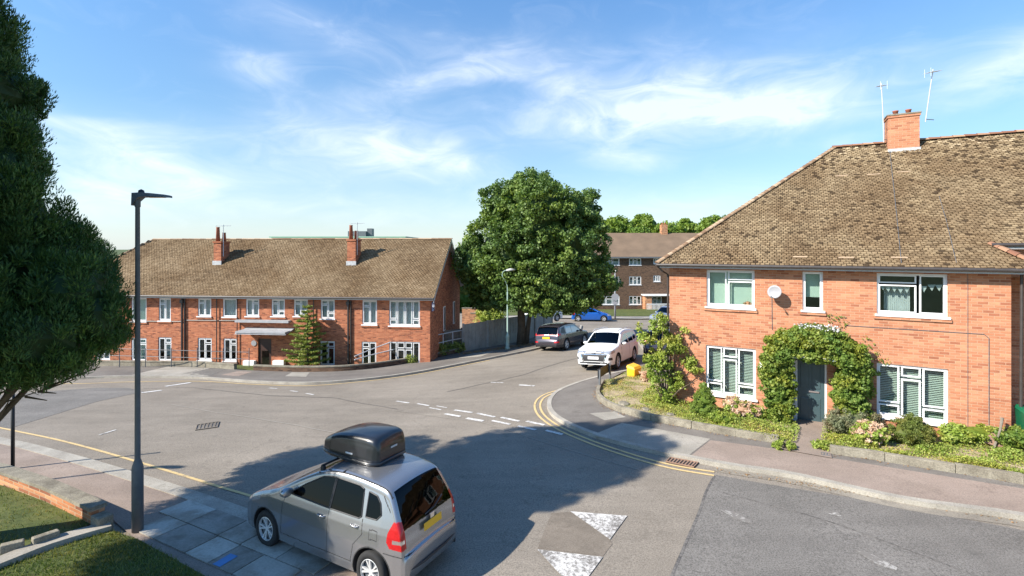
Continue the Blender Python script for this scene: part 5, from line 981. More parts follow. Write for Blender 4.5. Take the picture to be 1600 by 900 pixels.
for (u0, v0, u1, v1) in [(-30, 640, 60, 612), (60, 612, 125, 590), (-10, 618, 40, 600), (0, 650, 20, 625), (60, 612, 95, 612), (40, 620, 75, 625), (70, 606, 150, 575)]:
    m.tube([((u0-UX)*s-Xc, 0, CZ-(v0-VY)*s-zc), ((u1-UX)*s-Xc, rng2.uniform(-.1, .1), CZ-(v1-VY)*s-zc)], [.022, .008], 5)
m.build('bare_twigs', 'bark', t)
# far trees
rng3 = random.Random(12)
for i, (u, v, ru, rv, Y) in enumerate([(968, 352, 36, 24, 100), (1012, 348, 26, 22, 104), (1045, 356, 24, 16, 98), (1078, 352, 24, 20, 108), (1108, 350, 24, 22, 100), (1135, 348, 26, 22, 110), (1160, 344, 26, 24, 104), (930, 352, 26, 22, 112), (1000, 362, 20, 12, 92)]):
    s = Y/F; X = (u-UX)*s; z0 = H(X, Y); zc_ = CZ-(v+8-VY)*s-z0; t = thing('distant_tree', (X, Y, z0), 0, ['pale green round tree behind the left chimney of the flats', 'broad tree behind the roof ridge of the flats', 'low tree right of the second chimney of the flats', 'green tree between the second flats chimney and the big house roof', 'dark topped tree close beside the sloping hip of the big house', 'tree crown just touching the hip of the big house', 'tree mostly hidden behind the hip of the big house', 'tree hidden by the crown of the big broadleaf tree', 'small tree low behind the flats roof'][i], 'tree', 'trees beyond the block of flats')
    E = [(rng3.uniform(-.5, .5)*ru*s*.8, 0, zc_+rng3.uniform(-.2, .35)*rv*s, ru*s*.62, ru*s*.6, rv*s*.66) for _ in range(5)]; P, D, tn, rg = clumps(E, 110, .75, 55, 50+i, .7); vv, ff, tt = leaf_mesh(P, D, .42, .8, tone=tn, rng=rg); obj('crown', vv, ff, 'lf_far', t, tone=tt)
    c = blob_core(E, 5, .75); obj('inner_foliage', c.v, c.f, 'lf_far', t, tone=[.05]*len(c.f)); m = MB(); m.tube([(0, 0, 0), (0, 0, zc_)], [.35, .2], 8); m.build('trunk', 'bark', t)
# ornamental fir before the terrace
p = g(470, 577, .1)+Vector((0, .9)); zf = H(*p); t = thing('fir_tree', (p.x, p.y, zf), 0, 'small bright green layered fir before the terrace entrance', 'tree'); s = p.y/F; hf = CZ-(470-VY)*s-zf; rng = np.random.default_rng(6); Ps, Ts = [], []; m = MB(); m.tube([(0, 0, 0), (0, 0, hf)], [.07, .01], 8)
for k in range(12):
    hz_ = .35+(hf-.45)*(k/12)**.92; L_ = 1.5*(1-(hz_/hf))**.85+.06; nb = 6
    for j in range(nb):
        a = 2*math.pi*(j+rng.random()*.5)/nb+k; l = L_*rng.uniform(.75, 1.15); d = np.array([math.cos(a), math.sin(a), 0]); m.tube([(0, 0, hz_), tuple(d*l+np.array([0, 0, hz_+.10*l]))], [.015, .005], 4)
        q = rng.random(int(300*l+40)); c0 = d*l*q[:, None]+np.array([0, 0, hz_])+np.c_[q*0, q*0, .12*l*q**2]; side = np.array([-d[1], d[0], 0]); sw_ = rng.uniform(-1, 1, len(q))*(.20*l*(1-q*.6)+.03); Ps.append(c0+side*sw_[:, None]+np.c_[q*0, q*0, rng.normal(0, .025, len(q))]); Ts.append(d*.6+side*np.sign(sw_)[:, None]*.5+np.array([0, 0, .15]))
P = np.concatenate(Ps); T = np.concatenate(Ts)+rng.normal(size=P.shape)*.3; T /= np.linalg.norm(T, axis=1)[:, None]; w_ = np.cross(T, rng.normal(size=P.shape)); w_ /= np.linalg.norm(w_, axis=1)[:, None]; V = np.stack([P-T*.06, P+w_*.022, P+T*.06, P-w_*.022], 1).reshape(-1, 3); obj('needles', V, np.arange(len(P)*4).reshape(-1, 4), 'lf_fir', t, tone=rng.random(len(P))); m.build('trunk', 'bark', t)
# ================================================================== GARDEN PLANTS, right
B = BO
shrub('conical_shrub', 1100, 650, [(0, 0, .25, .44, .44, .28), (0, 0, .50, .33, .33, .28), (0, 0, .74, .21, .21, .24), (0, 0, .95, .11, .11, .18)], 'lf_cone', 'small smooth conical shrub under the lower left window of the big house', 'shrub', .030, 260, .06, 80, 61, B)
shrub('hydrangea_bush', 1158, 652, [(0, 0, .28, .42, .35, .26), (-.2, .1, .42, .3, .25, .2), (.35, 0, .2, .35, .3, .2)], 'pink_fl', 'faded yellowish hydrangea under the lower left window', 'shrub', .06, 60, .09, 60, 62, B)
shrub('low_bush', 1128, 660, [(0, 0, .12, .45, .3, .18)], 'lf_mix', 'low leafy clump right of the conical shrub', 'shrub', .06, 50, .09, 50, 63, B)
shrub('hydrangea_bush', 1358, 692, [(0, 0, .28, .40, .36, .28), (.15, -.1, .36, .25, .25, .2), (-.2, .05, .2, .2, .2, .2)], 'pink_fl', 'pale pink faded hydrangea right of the front door', 'shrub', .055, 90, .08, 70, 64, B)
shrub('round_shrub', 1424, 693, [(0, 0, .30, .50, .45, .34), (0, 0, .55, .26, .26, .22), (.25, 0, .25, .3, .3, .25)], 'lf_round', 'rounded dark green shrub under the lower right window', 'shrub', .035, 260, .08, 90, 65, B)
shrub('sage_bush', 1335, 676, [(0, 0, .35, .75, .5, .32), (-.45, 0, .3, .35, .4, .28), (.4, .1, .3, .4, .4, .25)], 'lf_sage', 'grey green spreading bush with purple tips beside the front door', 'shrub', .045, 170, .10, 70, 66, B, shell=.65)
shrub('leafy_bush', 1520, 692, [(0, 0, .25, .8, .3, .25), (.6, 0, .3, .4, .3, .22), (-.5, 0, .2, .4, .3, .2)], 'lf_mix', 'leafy bright green border clump at the right part of the house wall', 'shrub', .07, 110, .12, 60, 67, B)
shrub('leafy_bush', 1592, 704, [(0, 0, .28, .5, .4, .3)], 'lf_ivy', 'dark green leafy clump in the bed at the right edge', 'shrub', .07, 60, .12, 60, 68, B)
# ivy over the porch: real arch round the door
z0 = .05; dxm = (dx0+dx1)/2; IV = []
lx0 = RH.at(1218)[0]; lx1 = RH.at(1325)[0]; ztop = RH.at(1270, 512, -.5)[1]
for z in np.arange(.2, 2.2, .3): IV.append((lx0-.08+.10*math.sin(z*3), -.38, z, .36, .38, .3)); 
for z in np.arange(.55, 2.2, .3): IV.append((lx1+.06+.1*math.sin(z*4), -.38, z, .40, .38, .3))
for a in np.linspace(0, 1, 8): IV.append((lx0+(lx1-lx0)*a, -.42, 2.30+.36*math.sin(a*math.pi), .42, .46, .46))
for a in np.linspace(.08, .92, 6): IV.append((lx0+(lx1-lx0)*a, -.68, 2.16+.12*math.sin(a*math.pi), .22, .16, .20))
for z in (.6, 1.0, 1.4, 1.8): IV.append((lx0+.20, -.5, z, .18, .2, .25)); IV.append((lx1-.12, -.5, z+.2, .16, .2, .25))
IV.append((lx1+.35, -.2, 1.9, .25, .25, .3)); IV.append((lx1+.32, -.2, 1.4, .22, .25, .3))
iv = thing('climbing_ivy', house.location, th_r, 'thick green ivy arched over the dark front door', 'climbing plant')
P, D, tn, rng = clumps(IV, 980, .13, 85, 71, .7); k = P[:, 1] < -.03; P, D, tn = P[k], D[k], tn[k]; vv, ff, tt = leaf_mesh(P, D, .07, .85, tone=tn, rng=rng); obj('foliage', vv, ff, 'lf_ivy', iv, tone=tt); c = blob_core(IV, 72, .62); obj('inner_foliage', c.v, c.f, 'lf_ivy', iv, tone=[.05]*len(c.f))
m = MB(); m.box(lx0+.1, lx1-.05, -.75, -.03, 2.14, 2.22); tag(m.build('porch_hood', 'upvc', house))
m = MB(); c_ = [(lx0+.6+.16*i, -.5+.04*math.sin(i*2), ztop+.02+.02*math.cos(i*3)) for i in range(6)]
P = np.concatenate([np.array(q)+np.random.default_rng(i).normal(0, (.09, .12, .04), (60, 3)) for i, q in enumerate(c_)]); vv, ff, tt = leaf_mesh(P, np.tile([0, 0, 1.], (len(P), 1)), .05, 1); obj('white_blossom', vv, ff, 'fascia', iv)
# climbers creeping on the wall
m = MB(); rngc = random.Random(9)
P = []
for (u, v) in [(1300, 500), (1310, 512), (1322, 505), (1360, 540), (1368, 552), (1375, 560), (1385, 566), (1352, 530), (1345, 545), (1296, 495), (1310, 495)]:
    x, z = RH.at(u, v); P += [(x+rngc.gauss(0, .06), -.04, z+rngc.gauss(0, .06)) for _ in range(14)]
P = np.array(P); vv, ff, tt = leaf_mesh(P, np.tile([0, -1., 0], (len(P), 1)), .05, .8); obj('wall_tendrils', vv, ff, 'lf_ivy', iv, tone=tt)
# tall climbing bush at the left corner of the house
cp = RH.o+(RH.x*-.25+RH.y*.15).to_3d(); E = []
def cu_(u, v, ly=-.1): x, z = RH.at(u, v, ly); return x, ly, z
for u, v, r in [(1028, 512, .35), (1012, 528, .3), (1045, 535, .4), (1030, 560, .45), (1018, 590, .35), (1048, 585, .35), (1062, 545, .22), (1075, 565, .22), (1088, 576, .18), (1058, 600, .3), (1040, 620, .35), (1036, 495, .2), (1003, 512, .18), (1066, 515, .14), (1097, 588, .1)]:
    x, y, z = cu_(u, v, -.25); E.append((x, y+random.uniform(-.25, .1), z, r, r, r*.85))
cb = thing('climbing_shrub', house.location, th_r, 'tall loose leafy shrub climbing the left corner of the big house', 'shrub'); P, D, tn, rng = clumps(E, 210, .15, 48, 81, .3); vv, ff, tt = leaf_mesh(P, D, .085, .6, tone=tn, rng=rng); obj('foliage', vv, ff, 'lf_mix', cb, tone=tt)
m = MB()
for e in E: m.tube(catmull([(-.15, -.25, -.1), ((e[0]-.15)*.4, e[1], e[2]*.55), (e[0], e[1], e[2])], 3), [.03, .026, .022, .018, .014, .01, .007], 5)
m.build('stems', 'bark', cb)
# ground cover on the beds
def cover(name, poly, n, off, size, mat, label, seed, hz=.10, mask=None):
    rng = np.random.default_rng(seed); xs = [p.x for p in poly]; ys = [p.y for p in poly]; pts = inpoly(rng.uniform((min(xs), min(ys)), (max(xs), max(ys)), (n*4, 2)), poly)
    ns = np.sin(pts[:, 0]*3.1+np.sin(pts[:, 1]*2.3)*1.7)*np.sin(pts[:, 1]*3.7+pts[:, 0]*1.1); keep = rng.random(len(pts)) < (np.clip(ns*.9+.5, .12, 1) if mask is None else mask(pts)); pts = pts[keep][:n]; hgt = (np.clip(ns[keep][:n]+.6, .25, 1.4))*hz
    z = HN(pts[:, 0], pts[:, 1])+off+rng.random(len(pts))*hgt; v, f, t_ = leaf_mesh(np.c_[pts, z], np.tile([0, -.2, 1.3], (len(pts), 1)), size, .65, rng=rng); o = obj(name, v, f, mat, tone=t_); o['kind'] = 'stuff'; tag(o, label, 'ground cover')
wallside = lambda poly: poly
cov1 = gl([(1085, 662), (1150, 678), (1215, 690), (1245, 690), (1250, 668), (1225, 648), (1185, 640), (1110, 632), (1050, 615), (1010, 605), (1000, 630)], BO)
cover('ground_cover', cov1, 16000, BO, .045, 'lf_mix', 'bright green ground cover in the corner bed', 91, .16, mask=lambda p: np.full(len(p), 1.0))
cover('ground_cover', bed1, 30000, BO, .035, 'weed', 'sparse weeds over the dry corner bed', 92, .06)
cov2 = gl([(1280, 700), (1300, 700), (1380, 712), (1500, 728), (1640, 752), (1640, 715), (1500, 693), (1440, 690), (1350, 672), (1285, 672)], BO)
cover('ground_cover', cov2, 12000, BO, .045, 'lf_mix', 'green weeds in the bed right of the front path', 93, .14)
cover('ground_cover', bed2, 24000, BO, .035, 'weed', 'thin dry grass in the bed right of the front path', 94, .06)
for (u, v, r, sd) in [(1226, 700, .28, 1), (1284, 700, .22, 2)]: shrub('trailing_weed', u, v, [(0, 0, .05, r, r*.8, .14)], 'lf_mix', ['leafy weed spilling over the left end of the bed wall', 'leafy weed at the right side of the front path'][sd-1], 'weed', .05, 45, .07, 45, 95+sd, .12, core=False)
for (u, v) in [(985, 590), (1000, 597)]: pass
shrub('orange_flowers', 1008, 596, [(0, 0, .25, .25, .2, .22)], 'pink_fl', 'small clump of orange flowers left of the climbing shrub', 'flowers', .05, 14, .08, 30, 97, B)
# a few stones lying in the bed
for i, (u, v, w) in enumerate([(975, 632, .22), (1010, 640, .16), (1048, 648, .15), (1092, 655, .12), (1062, 607, .2)]):
    p = g(u, v, B); t_ = MB(); t_.lathe([(0, -.03), (w, 0), (w*.8, w*.3), (0, w*.42)], (0, 0, 0), 7); o = t_.build('bed_stone', 'stone'); o.location = (p.x, p.y, H(*p)+B); o.rotation_euler = (.1, .05, i*1.3); tag(o, 'pale stone lying in the dry corner bed', 'stone', 'stones in the corner bed')
# shrubs along the railing, weeds at the terrace, bush by the fence
for i, (u, v, r) in enumerate([(665, 556, .5), (682, 553, .6), (698, 549, .6), (712, 547, .5), (640, 563, .35)]):
    p = g(u, v+6, .1)+Vector((0, .7)); shrub('railing_shrub', u, v, [(0, 0, r*.7, r, r*.7, r*.8)], 'lf_fir', 'yellow green weedy shrub growing behind the tube railing', 'shrub', .10, 40, .2, 40, 100+i, 0.05, loc=p, group='shrubs behind the tube railing', core=False)
Y = 44; X = (762-UX)/F*Y; shrub('garden_bush', 0, 0, [(0, 0, 1.6, 1.1, 1.0, 1.1), (.8, 0, 1.3, .8, .8, .9)], 'lf_mix', 'light green bush above the tall fence beside the terrace gable', 'bush', .16, 80, .32, 60, 110, 0, loc=(X, Y))
Y = 48
for i, (u0, u1, v0, v1) in enumerate([(722, 745, 482, 515), (735, 760, 490, 515)]):
    m = MB(); X0 = (u0-UX)/F*(Y-i*2); X1 = (u1-UX)/F*(Y-i*2); z1 = CZ-(v0-VY)/F*(Y-i*2); z0 = H(X0, Y)-.2; t = thing('brick_garden_wall', (X0, Y-i*2, z0), 0, ['sunlit orange brick wall behind the fence beside the terrace', 'lower sunlit brick wall behind the fence near the bush'][i], 'wall'); m.box(0, X1-X0, 0, .25, 0, z1-z0); m.build('brickwork', 'brick_wall', t); m = MB(); m.box(-.03, X1-X0+.03, -.03, .28, z1-z0, z1-z0+.06); m.build('coping', 'stone', t)
p = Vector(((800-UX)/F*70, 70)); 
for i, (u, v, ru, Y) in enumerate([(740, 455, 50, 75), (690, 470, 60, 90), (880, 475, 40, 78)]):
    s = Y/F; X = (u-UX)*s; z0 = H(X, Y); t = thing('distant_tree', (X, Y, z0), 0, ['green tree glimpsed between the terrace gable and the big tree', 'tree hidden behind the terrace gable', 'dark tree behind the big broadleaf tree'][i], 'tree', 'trees behind the terrace'); zc_ = CZ-(v-VY)*s-z0; E = [(rng3.uniform(-.4, .4)*ru*s, 0, zc_+rng3.uniform(-.3, .3)*ru*s*.5, ru*s*.6, ru*s*.6, ru*s*.55) for _ in range(4)]
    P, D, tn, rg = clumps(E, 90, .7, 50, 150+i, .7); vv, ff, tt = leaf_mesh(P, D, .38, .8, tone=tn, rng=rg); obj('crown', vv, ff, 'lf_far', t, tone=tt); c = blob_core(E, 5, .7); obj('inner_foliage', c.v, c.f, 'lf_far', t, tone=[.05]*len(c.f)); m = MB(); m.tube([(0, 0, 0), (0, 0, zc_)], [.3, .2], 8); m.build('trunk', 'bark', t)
# ================================================================== CARS
def chaikin(p, n=2):
    for _ in range(n):
        q = [p[0]]
        for a, b in zip(p[:-1], p[1:]): q += [tuple(.75*np.array(a)+.25*np.array(b)), tuple(.25*np.array(a)+.75*np.array(b))]
        p = q+[p[-1]]
    return p
def pin(S, Z, poly):
    ins = np.zeros(S.shape, bool); n = len(poly)
    for i in range(n):
        (ax, ay), (bx, by) = poly[i], poly[(i+1) % n]; c = (ay > Z) != (by > Z); ins ^= c & (S < (bx-ax)*(Z-ay)/((by-ay) or 1e-9)+ax)
    return ins
def loft(prof, W, f, zb, r0=.09, crown=.03, ds=.02, nside=30, ncor=6, ntop=18, L=None, roundtop=2.0):
    """prof: (s, ztop) from nose to tail; W(s) half width; f(z) side shape. Returns grid of points + region + (s, z)"""
    pp = np.array(chaikin(prof, 2)); d = np.r_[0, np.cumsum(np.hypot(*(np.diff(pp, axis=0).T)))]; n = int(d[-1]/ds); t = np.linspace(0, d[-1], n); s = np.interp(t, d, pp[:, 0]); zt = np.interp(t, d, pp[:, 1])
    zbv = np.full(n, zb) if not callable(zb) else zb(s); zt = np.maximum(zt, zbv+.03); r = np.minimum(r0, (zt-zbv)*.4); rows = []; reg = []
    zs = zbv[:, None]+(zt-r-zbv)[:, None]*np.linspace(0, 1, nside)[None]; ys = W(s)[:, None]*f(zs); S = np.repeat(s[:, None], nside, 1)
    ye = ys[:, -1]; th = np.linspace(0, math.pi/2, ncor+1)[1:]; yc = (ye-r)[:, None]+r[:, None]*np.cos(th)[None]; zc = (zt-r)[:, None]+r[:, None]*np.sin(th)[None]
    q = np.linspace(1, 0, ntop+1)[1:]; yt = (ye-r)[:, None]*q[None]; zz = zt[:, None]+crown*(1-q[None]**roundtop)*np.clip((zt-zbv)/.4, 0, 1)[:, None]
    Y = np.concatenate([ys, yc, yt], 1); Z = np.concatenate([zs, zc, zz], 1); S = np.repeat(s[:, None], Y.shape[1], 1)
    return S, Y, Z, nside, ncor, ntop, ye-r
def car(sp, loc, heading, label, cat='car', group=None, name='parked_car'):
    L = sp['L']; zoff = .0; hx, hy = heading; ang = math.atan2(hy, hx)
    t = thing(name, (loc[0], loc[1], loc[2]), ang, label, cat, group)
    # pitch/roll with the ground
    sl1 = H(loc[0]+math.cos(ang), loc[1]+math.sin(ang))-H(loc[0]-math.cos(ang), loc[1]-math.sin(ang)); sl2 = H(loc[0]-math.sin(ang), loc[1]+math.cos(ang))-H(loc[0]+math.sin(ang), loc[1]-math.cos(ang))
    t.rotation_euler = (Matrix.Rotation(ang, 3, 'Z') @ Matrix.Rotation(-sl1/2, 3, 'Y') @ Matrix.Rotation(sl2/2, 3, 'X')).to_euler()
    Wt = np.array(sp['W']); W = lambda s: np.interp(s, Wt[:, 0], Wt[:, 1]); ft = np.array(sp['f']); f = lambda z: np.interp(z, ft[:, 0], ft[:, 1])
    S, Y, Z, ns, nc, ntp, yt = loft(sp['prof'], W, f, sp['zb'], sp.get('r', .09), sp.get('crown', .035), sp['ds'], sp.get('ns', 30)); n, k = S.shape
    X = L/2-S; V = np.stack([X, Y, Z], -1); Vm = V.copy(); Vm[..., 1] *= -1; Vall = np.concatenate([V, Vm[:, :-1][:, ::-1]], 1); kk = Vall.shape[1]
    I, J = np.meshgrid(np.arange(n-1), np.arange(kk-1), indexing='ij'); a = I*kk+J; Fq = np.stack([a, a+1, a+kk+1, a+kk], -1).reshape(-1, 4); VV = Vall.reshape(-1, 3); C = VV[Fq].mean(1); cs = L/2-C[:, 0]; cy = C[:, 1]; cz = C[:, 2]
    jj = J.ravel(); side = (jj < ns-1) | (jj >= kk-ns); top = ~side & (jj >= ns+nc-1) & (jj < kk-ns-nc+1); ytc = np.interp(cs, S[:, 0], yt); ay = np.abs(cy)
    cls = np.zeros(len(Fq), int)
    for poly in sp['side_glass']: cls[(side | (~top)) & pin(cs, cz, poly) & (cz > .75)] = 1
    a_, b_ = sp['windscreen']; zt_f = cz; cls[~side & (cs > a_) & (cs < b_) & (ay < ytc-.01)] = 2; a_, b_ = sp['rear_glass']; cls[~side & (cs > a_) & (cs < b_) & (cz > sp['rz']) & (ay < ytc-.005)] = 3
    for poly in sp.get('seams', []):
        p = np.array(poly)
        for (s0, z0), (s1, z1) in zip(p[:-1], p[1:]):
            dx, dz = s1-s0, z1-z0; l2 = dx*dx+dz*dz; q = np.clip(((cs-s0)*dx+(cz-z0)*dz)/l2, 0, 1); dd = np.hypot(cs-s0-q*dx, cz-z0-q*dz); cls[side & (dd < sp.get('sw', .009)) & (cls == 0)] = 4
    for key, fn in sp.get('zones', []): m_ = fn(cs, ay, cz, side, cy) & (cls == 0); cls[m_] = key
    keep = np.ones(len(Fq), bool)
    for ws in sp['wheels']: keep &= ~((ay > sp['hw']*.55) & (np.hypot(cs-ws, cz-sp['wr']) < sp['wr']+.065) & (side | (cz < sp['wr']+.4)))
    parts = {0: ('body', sp['paint']), 1: ('side_window', 'glass_car'), 2: ('windscreen', 'glass_car'), 3: ('rear_window', 'glass_car'), 4: ('panel_gap', 'seam'), 5: ('tail_light', 'red_lens'), 6: ('headlight', 'clear_lens'), 7: ('lower_trim', 'black'), 8: ('grille', 'black'), 9: ('chrome_trim', 'chrome'), 10: ('bumper', sp['paint'])}
    body = None
    for c in sorted(set(cls[keep])):
        for sd in ((1, -1) if c in (1, 5, 6) or (c == 9 and sp.get('seal')) else (0,)):
            m_ = keep & (cls == c); m_ = m_ & (cy*sd > 0) if sd else m_
            if not m_.any(): continue
            fq = Fq[m_]; u, inv = np.unique(fq, return_inverse=True); o = obj(parts[c][0], VV[u], inv.reshape(-1, 4)[:, ::-1].copy() if False else inv.reshape(-1, 4), parts[c][1], t, smooth=True)
            if c == 0: body = o
    bmv = bmesh.new()
    # dark underbody / cabin floor
    m = MB(); hw = sp['hw']; m.box(-L/2+.12, L/2-.12, -hw*.62, hw*.62, sp['zb']+.02, .55); m.box(-L/2+.3, L/2-.75, -hw*.78, hw*.78, .5, .7); m.build('underbody', 'seam', t)
    m = MB()
    for sx in sp.get('seats', (L*.45, L*.68)):
        for sy in (-.36, .36): x = L/2-sx; m.box(x-.08, x+.08, sy-.24, sy+.24, .7, 1.12); m.box(x-.06, x+.04, sy-.12, sy+.12, 1.14, 1.30)
    m.build('seats', 'black', t)
    wr = sp['wr']
    for ws in sp['wheels']:
        for sd in (1, -1):
            x = L/2-ws; Mx = Matrix.Translation((x, sd*(hw-.115), wr)) @ Matrix.Rotation(-sd*math.pi/2, 4, 'X'); w = .10
            m = MB(); m.lathe([(wr*.60, -w*.9), (wr*.9, -w), (wr*.985, -w*.72), (wr, 0), (wr*.985, w*.72), (wr*.9, w), (wr*.66, w*.96), (wr*.64, w*.6)], (0, 0, 0), 32, Mx); wh = m.build('wheel', 'rubber', t, True)
            m = MB(); m.lathe([(wr*.66, w*.9), (wr*.62, w*.95), (wr*.60, w*.55)], (0, 0, 0), 32, Mx); m.lathe([(0, w*.70), (wr*.13, w*.72), (wr*.15, w*.5)], (0, 0, 0), 16, Mx)
            ks = sp.get('spokes', 5)
            for i in range(ks):
                for off in (-.09, .09):
                    a = 2*math.pi*i/ks+off; b = 2*math.pi*i/ks+off*2.1; c0, s0, c1, s1 = math.cos(a), math.sin(a), math.cos(b), math.sin(b); q = wr*.035
                    v = [Vector((c0*wr*.1-s0*q, s0*wr*.1+c0*q, w*.70)), Vector((c0*wr*.1+s0*q, s0*wr*.1-c0*q, w*.70)), Vector((c1*wr*.62+s1*q*1.3, s1*wr*.62-c1*q*1.3, w*.84)), Vector((c1*wr*.62-s1*q*1.3, s1*wr*.62+c1*q*1.3, w*.84))]
                    v += [p-Vector((0, 0, .03)) for p in v]; m.add([Mx @ p for p in v], [(0, 1, 2, 3), (0, 3, 7, 4), (1, 5, 6, 2)])
            m.build('rim', 'alloy', wh); m = MB(); m.lathe([(0, w*.35), (wr*.6, w*.35)], (0, 0, 0), 24, Mx); m.build('brake_disc', 'dgrey', wh)
            m = MB(); a1 = [(math.cos(q), math.sin(q)) for q in np.linspace(-.35, math.pi+.35, 20)]; R1 = wr+.07; R0 = wr+.055
            yy = [float(W(L/2-(x+c*R1)) * f(max(sp['zb'], wr+s*R1))) for c, s in a1]
            v = []
            for (c, s), y in zip(a1, yy): z = max(sp['zb'], wr+s*R1); v += [(x+c*R1, sd*(y+.004), z), (x+c*R0, sd*(y+.004), max(sp['zb'], wr+s*R0)), (x+c*R0, sd*(y-.25), max(sp['zb'], wr+s*R0))]
            m.add(v, [(3*i, 3*i+1, 3*i+4, 3*i+3) for i in range(19)]+[(3*i+1, 3*i+2, 3*i+5, 3*i+4) for i in range(19)]); m.build('wheel_arch', sp.get('arch', 'seam'), t)
    if sp.get('seal'):
        zf = ztop(sp['prof']); r_ = sp.get('r', .09)
        for poly in sp['side_glass']:
            cl_ = [np.array(p) for p in poly]+[np.array(poly[0])]; P_ = []
            for a, b in zip(cl_[:-1], cl_[1:]):
                for q in np.linspace(0, 1, 8)[:-1]: P_.append(a+(b-a)*q)
            P_.append(P_[0])
            for sd in (1, -1):
                pts = []
                for s_, z_ in P_:
                    zt_ = zf(s_); y_ = float(W(s_)*f(min(z_, zt_-r_))); 
                    if z_ > zt_-r_: y_ = y_-r_+math.sqrt(max(0, r_*r_-(z_-zt_+r_)**2))
                    pts.append((L/2-s_, sd*(y_+.001), z_))
                m = MB(); m.tube(pts, .011, 6); m.build('window_seal', 'black', t)
    # mirrors, handles, plate
    for sd in (1, -1):
        s, z = sp['mirror']; y = float(W(s)*f(z)); x = L/2-s; m = MB(); m.lathe([(0, -.10), (.055, -.09), (.085, -.03), (.09, .04), (.07, .06), (0, .06)], (0, 0, 0), 12, Matrix.Translation((x, sd*(y+.13), z+.05)) @ Matrix.Rotation(-math.pi/2, 4, 'Y') @ Matrix.Diagonal((.8, 1.25, 1, 1))); mi = m.build('door_mirror', sp.get('mirror_mat', sp['paint']), t, True); m = MB(); m.tube([(x, sd*(y-.03), z), (x, sd*(y+.08), z+.03)], .022, 6); m.build('mirror_arm', 'black', mi)
        for s, z in sp.get('handles', []): y = float(W(s)*f(z)); m = MB(); x = L/2-s; m.tube([(x+.09, sd*(y-.005), z), (x+.06, sd*(y+.03), z), (x-.06, sd*(y+.03), z), (x-.09, sd*(y-.005), z)], .014, 6); m.build('door_handle', sp.get('handle_mat', sp['paint']), t, True)
    for (x, z, tilt, mt, w, h) in sp.get('plates', []):
        m = MB(); m.box(-.004, .004, -w/2, w/2, -h/2, h/2, Matrix.Translation((x, 0, z)) @ Matrix.Rotation(tilt, 4, 'Y')); m.build('number_plate', mt, t, bevel=.003)
    return t
def ztop(prof):
    pp = np.array(chaikin(prof, 2)); return lambda s: float(np.interp(s, pp[:, 0], pp[:, 1]))
# ---- silver hatchback
pr = [(0.0, .22), (0.0, .44), (.05, .60), (.16, .70), (.40, .82), (.80, .94), (1.02, 1.02), (1.5, 1.27), (1.95, 1.455), (2.35, 1.505), (2.85, 1.495), (3.22, 1.46), (3.37, 1.425), (3.46, 1.34), (3.67, 1.0), (3.72, .90), (3.755, .70), (3.76, .62), (3.825, .58), (3.83, .45), (3.83, .34), (3.79, .22)]
def cross(t, l, w, z, mat): pass
jazz = dict(L=3.83, hw=.8375, zb=.20, prof=pr, paint='silver', seal=True, ds=.009, ns=90, r=.10, crown=.03,
    W=[(0, .60), (.04, .68), (.12, .755), (.3, .805), (.8, .835), (2, .8375), (3.0, .83), (3.35, .80), (3.6, .755), (3.74, .72), (3.80, .69), (3.83, .63)],
    f=[(.2, .95), (.32, .985), (.5, .995), (.65, 1.0), (.85, .985), (.95, .955), (1.05, .915), (1.25, .83), (1.42, .755), (1.6, .72)],
    side_glass=[[(1.30, 1.00), (1.62, 1.19), (1.98, 1.36), (2.20, 1.40), (2.26, 1.40), (2.26, .985)], [(2.29, .985), (2.29, 1.40), (2.80, 1.39), (2.90, 1.36), (2.97, 1.02), (2.92, .99)], [(3.05, 1.03), (3.01, 1.35), (3.18, 1.32), (3.27, 1.24), (3.33, 1.10), (3.26, 1.03)]],
    windscreen=(1.06, 1.93), rear_glass=(3.41, 3.715), rz=.93,
    seams=[[(1.15, .36), (1.17, .80), (1.24, .98)], [(2.275, .33), (2.275, .985)], [(3.0, .99), (3.03, .80), (2.86, .62), (2.80, .36)], [(1.15, .35), (2.82, .35)], [(3.30, 1.34), (3.47, 1.16)], [(3.44, .62), (3.76, .60)], [(.45, .30), (.52, .62)], [(3.16, .76), (3.31, .76), (3.31, .89), (3.16, .89), (3.16, .76)]], sw=.007,
    zones=[(9, lambda s, y, z, sd, cy: pin(s, z, [(3.58, .77), (3.80, .77), (3.80, .82), (3.58, .82)]) & (y > .64)), (5, lambda s, y, z, sd, cy: pin(s, z, [(3.56, 1.05), (3.64, 1.05), (3.80, .88), (3.80, .68), (3.54, .70), (3.48, .78), (3.49, .90)]) & (y > .625)),
           (6, lambda s, y, z, sd, cy: (s < .55) & (s > .08) & (z > .60+.25*s) & (z < .80+.12*s) & (y > .50)), (8, lambda s, y, z, sd, cy: (s < .12) & (z > .42) & (z < .56) & (y < .45)),
           (4, lambda s, y, z, sd, cy: ~sd & (s > 3.70) & (s < 3.80) & (z > .595) & (z < .61) & (y < .68)), (4, lambda s, y, z, sd, cy: (s > 2.0) & (s < 3.45) & ~sd & (abs(y-.60) < .012) & (z > 1.3))],
    wheels=(.74, 3.21), wr=.295, mirror=(1.36, 1.02), handles=[(2.13, .86), (2.86, .88)], plates=[(-3.775/2*1+.015, .83, .12, 'plate_y', .46, .11), (1.915, .42, 0, 'plate_w', .5, .11)], handle_mat='silver')
pw = g(417, 851); pr_ = g(575, 912); 
hd = Vector((-.885, .465)).normalized(); lat = Vector((-hd.y, hd.x))     # lat = car's left
KS = 1.03; fw_ = g(420, 852); cc = fw_-hd*((3.83/2-.74))*KS-lat*.74*KS
sc_ = car(jazz, (cc.x, cc.y, H(cc.x, cc.y)+.02), hd, 'silver hatchback with a black roof box parked half on the slabs, bottom centre')
